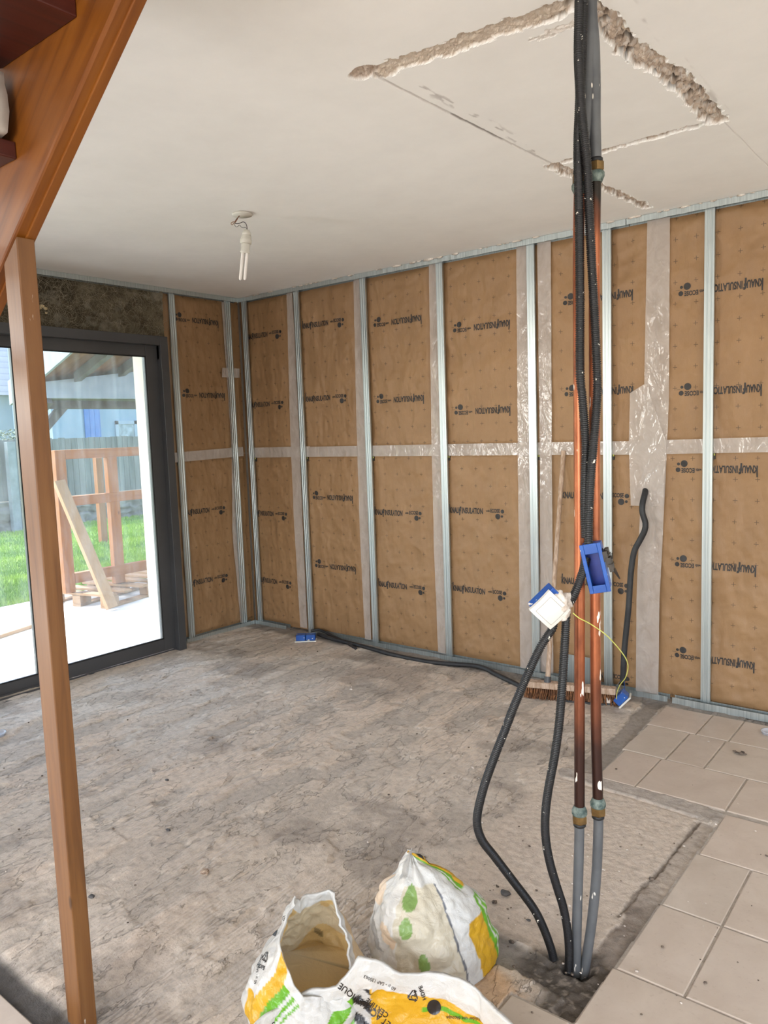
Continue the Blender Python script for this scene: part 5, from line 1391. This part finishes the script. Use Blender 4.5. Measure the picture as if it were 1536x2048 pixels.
# left sack: wide open mouth, far rim standing high, white skin with recycling mark, yellow-green bands
cL = at(618, 2010, 2, 0.0)
def paintL(p, t, P, ins):
    if ins:
        if t > .86: return WHITE
        k = mn.noise(P*9); k2 = mn.noise(P*16+Vector((4, 1, 2)))
        col = smix(PALE, YEL*.8+PALE*.2, .65 if (k > .05) else .15)
        return col*(.45 if k2 > .38 else 1)
    u = p-20+9*math.sin(t*5)
    if band(u, -62, -50) or (t < .45 and band(u, -74, -50)): return YEL
    if t < .82 and (band(u, -50, -42) or band(u, -39, -36) or band(u, -33, -31)): return GRN
    if band(u, 2, 18) and band(t, .52, .78): return GRN
    if band(u, -22, -12) and band(t, .40, .5): return BLK
    if band(u, -4, 12) and band(t, .12, .3) : return BLK
    if band(u, 40, 52) and t < .7: return BLK if int(t*14) % 2 else WHITE
    if band(u, 60, 140) and t < .8: return YEL if t < .55 else smix(YEL, WHITE, .5)
    return WHITE
bagL = sack('plastic_sack', 'open white and yellow plastic sack with recycling mark, left of the other sacks', (cL.x, cL.y, 0),
            [(0, .92), (.25, 1.06), (.6, 1.0), (.85, .90), (1, .86)], {0: .13, 35: .10, 75: .11, 110: .17, 140: .255, 160: .25, -165: .25, -130: .29, -100: .28, -65: .265, -35: .22, -15: .17},
            {0: .17, 90: .165, 180: .155, -90: .165, -50: .18, 135: .155}, .75, paintL, 2.3, {0: .95, 90: .95, 150: 1.0, 178: .85, -165: .5, -140: .34, -95: .16, -62: .34, -30: .80}, amp=.026, fold=.014)
stamp(bagL, A_recycle(), (530, 1914), (540, 1919), .024)
stamp(bagL, A_text('60 µ - SAP 135063', .005), (512, 1968), (516, 1946), .0095)
stamp(bagL, A_text('GF', .01), (566, 1842), (574, 1836), .014)
A = Art(); A.poly([(-.5, -.3), (.5, -.4), (.02, .5)]); stamp(bagL, A, (551, 1866), (559, 1867), .022)

# right sack: gathered to a tip, dull inner sack showing through, yellow panel and green stripes on its right flap
cR = at(862, 1928, 2, 0.0)
def offR(p, t):
    return (-RD*.045-FD*.02)*(t**1.6)
def paintR(p, t, P, ins):
    u = p+6*math.sin(t*4)
    if band(u, -34, 40):
        lx = (u-3)/37; base_ = smix(PALE, WHITE, .15)
        for (x, y, rx, ry) in ((-.55, .74, .34, .07), (-.62, .56, .20, .075), (-.18, .30, .16, .08), (-.18, .12, .22, .07)):
            if ((lx-x)/rx)**2+((t-y)/ry)**2 < 1 and t < .86: return GRN*.55+PALE*.22
        if t < .80: return base_*.93
        return WHITE
    if band(u, 40, 43) and t < .8: return np.array(lin(110, 112, 118)[:3])
    if band(u, 43, 49): return WHITE
    if band(u, 62, 88) and t < .5: return YEL*.92
    if (band(u, 88, 93) or band(u, 95, 98) or band(u, 100, 102)) and t < .62: return GRN
    if band(u, 70, 140) and t > .70:
        if band(u, 84, 90) or band(u, 78, 81): return GRN
        if band(u, 96, 125) and (band(t, .84, .89) or band(t, .92, .965)): return BLK
        return YEL if u > 88 else WHITE
    k = mn.noise(P*14+Vector((2, 5, 1)))
    if band(u, -110, -34): return smix(WHITE, np.array(lin(236, 206, 172)[:3]), .8 if k > .25 else .1)*(.62 if k < -.42 else 1)
    return WHITE*.97
bagR = sack('plastic_sack', 'plastic sack gathered to a point, dull sack with green ovals inside', (cR.x, cR.y, 0),
            [(0, 1.0), (.2, 1.04), (.5, .94), (.68, .74), (.82, .46), (.93, .22), (1, .05)], {0: .325, 90: .315, 180: .325, -90: .325, 120: .33},
            {0: .145, 40: .145, 70: .165, 95: .195, 120: .17, 180: .15, -90: .165, -40: .155}, 0, paintR, 7.1, amp=.024, fold=.020, off=offR)

# front sack: long open mouth; the far wall shows a white hem over yellow print
cF = at(750, 2215, 2, 0.0)
def paintF(p, t, P, ins):
    if ins:
        far = abs(p) > 90
        hem = .62+.05*math.sin(p*.09)
        if far:
            if t > hem: return WHITE
            x = P.dot(RD)
            if band(x, -.10, -.045): return GRN if t < .72 else smix(WHITE, GRN, .2)
            if band(x, -.045, .0): return BLK if int((t*9+x*30)) % 2 else WHITE*.8
            if band(x, .12, .26) and band(t, .42, .5): return GRN
            return YEL
        return YEL if t < .9 else WHITE
    u = p
    if abs(p) > 95: return WHITE if t > .75 else YEL
    return YEL if t > .4 else WHITE
bagF = sack('plastic_sack', 'large yellow and white plastic sack lying open at the bottom edge', (cF.x, cF.y, 0),
            [(0, .86), (.3, .98), (.7, 1.0), (1, 1.0)], {0: .05, 60: .08, 85: .12, 100: .14, 118: .140, 135: .145, 150: .150, 165: .175, 176: .20, -172: .205, -158: .135, -120: .105, -90: .09, -60: .06},
            {0: .20, 60: .28, 90: .335, 120: .31, 150: .25, 180: .21, -150: .25, -120: .31, -90: .34, -60: .30}, 1.0, paintF, 4.4, None, amp=.020, fold=.016, nphi=240, nt=70)
stamp(bagF, A_recycle(), (826, 1992), (822, 1980), .026)
stamp(bagF, A_text('60 µ - SAP 135063', .005), (792, 1976), (776, 1968), .011)
stamp(bagF, A_text('ET ACOUSTIQUE', .012), (782, 2046), (762, 2030), .020)
stamp(bagF, A_text('CERTIFIÉ', .012), (778, 2028), (760, 2014), .017)
stamp(bagF, A_text('CONFORT', .015), (655, 2036), (640, 2040), .026)
stamp(bagF, A_text('64913', .01), (580, 2036), (566, 2039), .018)
stamp(bagF, A_text('Valider une découpe', .005), (960, 2036), (948, 2034), .011)
A = Art(); A.add(disc2(0, 0, .5, 20)); stamp(bagF, A, (868, 2014), (876, 2014), .034)
